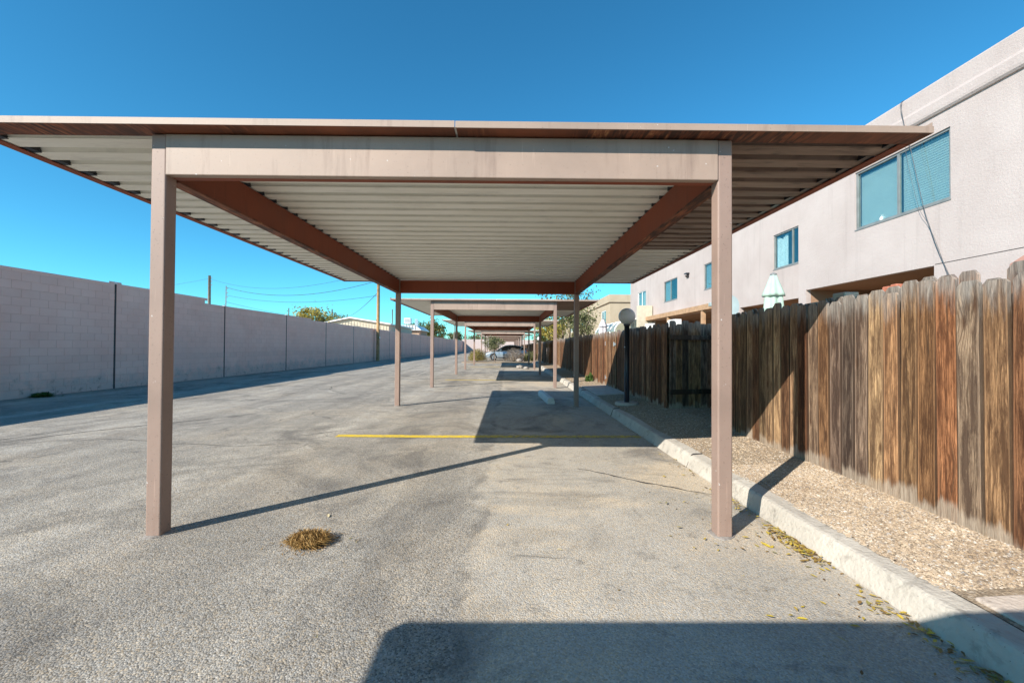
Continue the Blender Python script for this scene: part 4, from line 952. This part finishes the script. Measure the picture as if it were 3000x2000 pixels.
du = MB(); du.box(-13.2, -12.75, 60.5, 60.9, 4.0, 5.15); tag(bev(part('roof_duct', du, M['galv']), .03), 'tall galvanised duct right of the rooftop cooler', 'duct')
def pole(x, y, h, r, mat, label, arms=0, ins=True):
    rt = empty('utility_pole', (x, y, 0), label, 'utility pole', 'utility poles')
    mb = MB(); mb.tube([(x, y, -.03), (x, y, h*.5), (x, y, h)], [r, r*.9, r*.75], 12); part('shaft', mb, mat, rt, True)
    if arms:
        mb = MB(); mb.box(x-.9, x+.9, y-.05, y+.05, h-.6, h-.48); part('crossarm', mb, mat, rt)
    if ins:
        for k in range(3):
            mb = MB(); mb.lathe([(.05, h-.35-k*.5), (.07, h-.3-k*.5), (.03, h-.22-k*.5)], x + r + .08, y, 8); part('insulator', mb, M['galv'], rt)
    return rt
bp = pole(-11.30, 37.2, 9.5, .15, M['pole'], 'orange brown wooden pole standing in front of the block wall', 0, True)
mb = MB(); mb.box(-11.14, -11.08, 37.05, 37.2, 1.95, 2.1); part('meter_tag', mb, M['white'], bp)
pole(-41.8, 60, 11.0, .22, M['pole_grey'], 'tall pole left of the yellow tree, nearest the left edge')
pole(-32.9, 50, 8.2, .06, M['galv'], 'thin metal pole with insulators above the block wall')
pole(-64, 125, 12.2, .16, M['pole_grey'], 'distant pole left of the yellow tree')
pole(-51.4, 125, 12.0, .22, M['pole_grey'], 'distant pole just left of the metal building gable')
pole(-32.5, 120, 11.6, .2, M['pole_grey'], 'distant dark pole left of the rooftop cooler')
pole(-46.2, 150, 10.6, .16, M['pole_grey'], 'short distant pole right of the gable peak')
pole(-12.6, 100, 9.0, .14, M['pole_grey'], 'slender pole at the far end of the block wall')
def wire(a, b, sag, label, r=.016):
    a, b = Vector(a), Vector(b); pts = [a.lerp(b, i/24) - Vector((0, 0, 4*sag*(i/24)*(1 - i/24))) for i in range(25)]
    mb = MB(); mb.tube(pts, r, 5, False); tag(part('power_line', mb, M['cable'], origin=a), label, 'power line', 'power lines over the block wall')
wire((-32.8, 50, 8.0), (-11.3, 37.2, 7.0), 1.1, 'uppermost dark wire sagging from the thin pole to the wooden pole', .022)
wire((-32.8, 50, 7.1), (-11.3, 37.2, 5.7), .7, 'second wire sagging from the thin pole to the wooden pole')
wire((-32.8, 50, 6.3), (-51.4, 125, 11), 1.2, 'wire dipping behind the wall top right of the thin pole')
wire((-41.8, 60, 10.6), (-11.3, 37.2, 7.9), 1.5, 'faint wire from the tall pole to the wooden pole', .014)
wire((-41.8, 60, 10.6), (-75, 60, 8.4), 1.2, 'upper wire leaving the tall pole to the left', .014)
wire((-41.8, 60, 6.4), (-75, 60, 5.4), .4, 'lower wire leaving the tall pole to the left', .016)
wire((-41.8, 60, 6.4), (-32.9, 50, 6.1), .3, 'short wire between the tall pole and the thin pole', .016)
wire((-51.4, 125, 11.5), (-11.3, 37.2, 6.0), 2.2, 'long wire from the distant pole by the gable to the wooden pole', .025)
wire((-51.4, 125, 11.0), (-46.2, 150, 10.0), 1.2, 'short distant wire above the gable peak', .03)

# ================================================================== SILVER HATCHBACK
def car(cx, cy):
    r = empty('hatchback_car', (cx, cy, 0), 'silver hatchback parked side-on behind the bushes', 'car')
    paint = plain('silver_car_paint', (.42, .50, .57), .25, .05, 2., 0., .55); dark = plain('car_glass', (.012, .014, .016), .06, .2); rub = plain('tyre_rubber', (.02, .02, .021), .8, .2)
    rim = plain('alloy_rim', (.62, .66, .70), .3, .1, 8., 0., .6); blk = plain('black_trim', (.02, .02, .022), .6, .2); red = plain('red_lens', (.45, .03, .02), .2, .1); lens = plain('headlight_lens', (.75, .8, .82), .12, .1)
    L = 4.25
    def lerp(tab, s):
        for (a, u), (b, v) in zip(tab[:-1], tab[1:]):
            if s <= b: return u + (v - u)*(s - a)/(b - a)
        return tab[-1][1]
    belt = [(0, .58), (.15, .70), (.55, .80), (1.15, .90), (1.4, .94), (2.6, .98), (3.6, 1.04), (4.0, 1.06), (4.18, 1.0), (4.25, .80)]
    hw = [(0, .55), (.12, .70), (.4, .80), (1.0, .86), (3.3, .86), (3.9, .80), (4.15, .73), (4.25, .64)]
    low = [(0, .30), (.2, .22), (.8, .20), (3.6, .20), (4.1, .28), (4.25, .42)]
    N = 44; mb = MB(); rows = []
    for i in range(N+1):
        s = L*i/N; zb = lerp(low, s); zt = lerp(belt, s); w = lerp(hw, s)
        pr = [(w*.86, zb), (w*.98, zb + .10), (w, zb + (zt-zb)*.42), (w*.975, zb + (zt-zb)*.70), (w*.93, zt-.035), (w*.86, zt), (w*.45, zt+.028), (0, zt+.035)]
        sec = [(cx - L/2 + s, cy - a, b) for a, b in pr] + [(cx - L/2 + s, cy + a, b) for a, b in pr[-2::-1]]
        rows.append(sec)
    m = len(rows[0])
    for i in range(N): mb.add(rows[i] + rows[i+1], [(j, j+1, m+j+1, m+j) for j in range(m-1)] + [(m-1, 0, m, 2*m-1)])
    mb.add(rows[0], [tuple(range(m))]); mb.add(rows[-1], [tuple(range(m))[::-1]])
    body = part('body', mb, paint, r, True, recalc=True)
    # greenhouse
    top = [(1.0, .90), (1.25, 1.06), (1.6, 1.30), (1.95, 1.43), (2.4, 1.485), (2.9, 1.46), (3.4, 1.36), (3.85, 1.20), (4.12, 1.05)]
    rows = []; K = 30
    for i in range(K+1):
        s = 1.0 + 3.12*i/K; zt = lerp(top, s); zb = lerp(belt, s) - .02; w = lerp(hw, s)*.90; tw = w - .24*max(0, (zt - zb))/.5
        rows.append([(cx - L/2 + s, cy - a, b) for a, b in ((w, zb), (w - (w-tw)*.9, max(zb, zt-.075)), (tw*.80, zt-.02), (0, zt))] + [(cx - L/2 + s, cy + a, b) for a, b in ((tw*.80, zt-.02), (w - (w-tw)*.9, max(zb, zt-.075)), (w, zb))])
    mb = MB()
    for i in range(K):
        mb.add(rows[i] + rows[i+1], [(j, j+1, 8+j, 7+j) for j in range(6)])
    part('window_glass', mb, dark, r, True, recalc=True)
    mb = MB(); rs = [q for i, q in enumerate(rows) if 8 <= i <= 25]
    up = lambda p: (p[0], p[1]*1.0, p[2] + .012)
    for i in range(len(rs)-1): mb.add([up(rs[i][j]) for j in (1,2,3,4,5)] + [up(rs[i+1][j]) for j in (1,2,3,4,5)], [(j, j+1, 6+j, 5+j) for j in range(4)])
    part('roof', mb, paint, r, True)
    for sd in (-1, 1):
        for s0, s1, tt in ((1.12, 1.75, .05), (2.48, 2.50, .045), (3.35, 3.5, .06)):
            z0 = lerp(belt, s0) - .01; z1 = lerp(top, s1) - .07; wa = lerp(hw, s0)*.905; wb = (lerp(hw, s1)*.9 - .24*max(0, lerp(top, s1) - lerp(belt, s1) + .02)/.5*.9)
            mb = MB(); mb.tube([(cx - L/2 + s0, cy + sd*wa, z0), (cx - L/2 + s1, cy + sd*(wb + .012), z1)], tt*.6, 6); part('pillar', mb, paint if s0 < 2 or s0 > 3 else blk, r)
    for sd in (-1, 1):
        for s in (.82, 3.45):
            X = cx - L/2 + s; y1 = cy + sd*.875; y0 = cy + sd*.66
            mb = MB(); n = 28; pr = [(.20, .0), (.30, .0), (.318, .03), (.318, .18), (.30, .215), (.20, .215)]
            mb2 = MB()
            vs_ = []; 
            for (rad, dd) in pr:
                for k in range(n): a = 2*math.pi*k/n; vs_.append((X + rad*math.cos(a), y1 - sd*dd, .318 + rad*math.sin(a)))
            mb.add(vs_, [(j*n+k, j*n+(k+1) % n, (j+1)*n+(k+1) % n, (j+1)*n+k) for j in range(len(pr)-1) for k in range(n)])
            wh = part('wheel', mb, rub, r, True, recalc=True)
            mb = MB(); vs_ = [(X + .205*math.cos(2*math.pi*k/n), y1 - sd*.045, .318 + .205*math.sin(2*math.pi*k/n)) for k in range(n)]; mb.add(vs_, [tuple(range(n))]); part('brake_shadow', mb, blk, wh)
            mb = MB()
            for k in range(5):
                a = 2*math.pi*k/5 + .3; ca, sa = math.cos(a), math.sin(a); P = lambda u, v: (X + ca*u - sa*v, y1 - sd*.022, .318 + sa*u + ca*v)
                mb.add([P(.0, -.05), P(.2, -.032), P(.2, .032), P(0, .05)], [(0,1,2,3)])
            mb.tube([(X + .207*math.cos(2*math.pi*k/n), y1 - sd*.018, .318 + .207*math.sin(2*math.pi*k/n)) for k in range(n+1)], .016, 6, False); part('rim', mb, rim, wh)
            # dark arch opening
            mb = MB(); n2 = 20; yo = cy + sd*(lerp(hw, s)*1.0 + .004)
            ring = [(X + .375*math.cos(math.pi*k/n2 - .12 + .24*k/n2 - .0), yo, .318 + .375*math.sin(math.pi*k/n2)) for k in range(n2+1)]
            mb.add([(X, yo, .318)] + ring, [(0, k+1, k+2) for k in range(n2)]); part('wheel_arch', mb, blk, body)
        X0 = cx - L/2; y1 = cy + sd*.0
        mb = MB(); mb.prism([(X0+.06, .60), (X0+.16, .52), (X0+.62, .72), (X0+.56, .79)], cy + sd*.70, cy + sd*.815, 'y'); part('headlight', mb, lens, r)
        mb = MB(); mb.prism([(X0+3.98, .86), (X0+4.2, .86), (X0+4.17, 1.01), (X0+3.95, 1.03)], cy + sd*.66, cy + sd*.81, 'y'); part('taillight', mb, red, r)
        mb = MB(); mb.box(X0+1.42, X0+1.6, cy + sd*.93 - .06, cy + sd*.93 + .06, .93, 1.05); bev(part('mirror', mb, paint, r), .03, 3)
        for s in (2.28, 3.1):
            mb = MB(); mb.box(X0+s, X0+s+.18, cy + sd*.872 - .008, cy + sd*.872 + .008, .80, .825); part('handle', mb, paint, body)
        for s in (1.32, 2.46, 3.28):
            mb = MB(); mb.box(X0+s, X0+s+.012, cy + sd*.862 - .004, cy + sd*.862 + .004, .30, .93); part('door_gap', mb, blk, body)
        mb = MB(); mb.box(X0+1.25, X0+3.0, cy + sd*.855 - .012, cy + sd*.855 + .012, .19, .26); part('sill_trim', mb, blk, body)
car(-.05, 41.6)
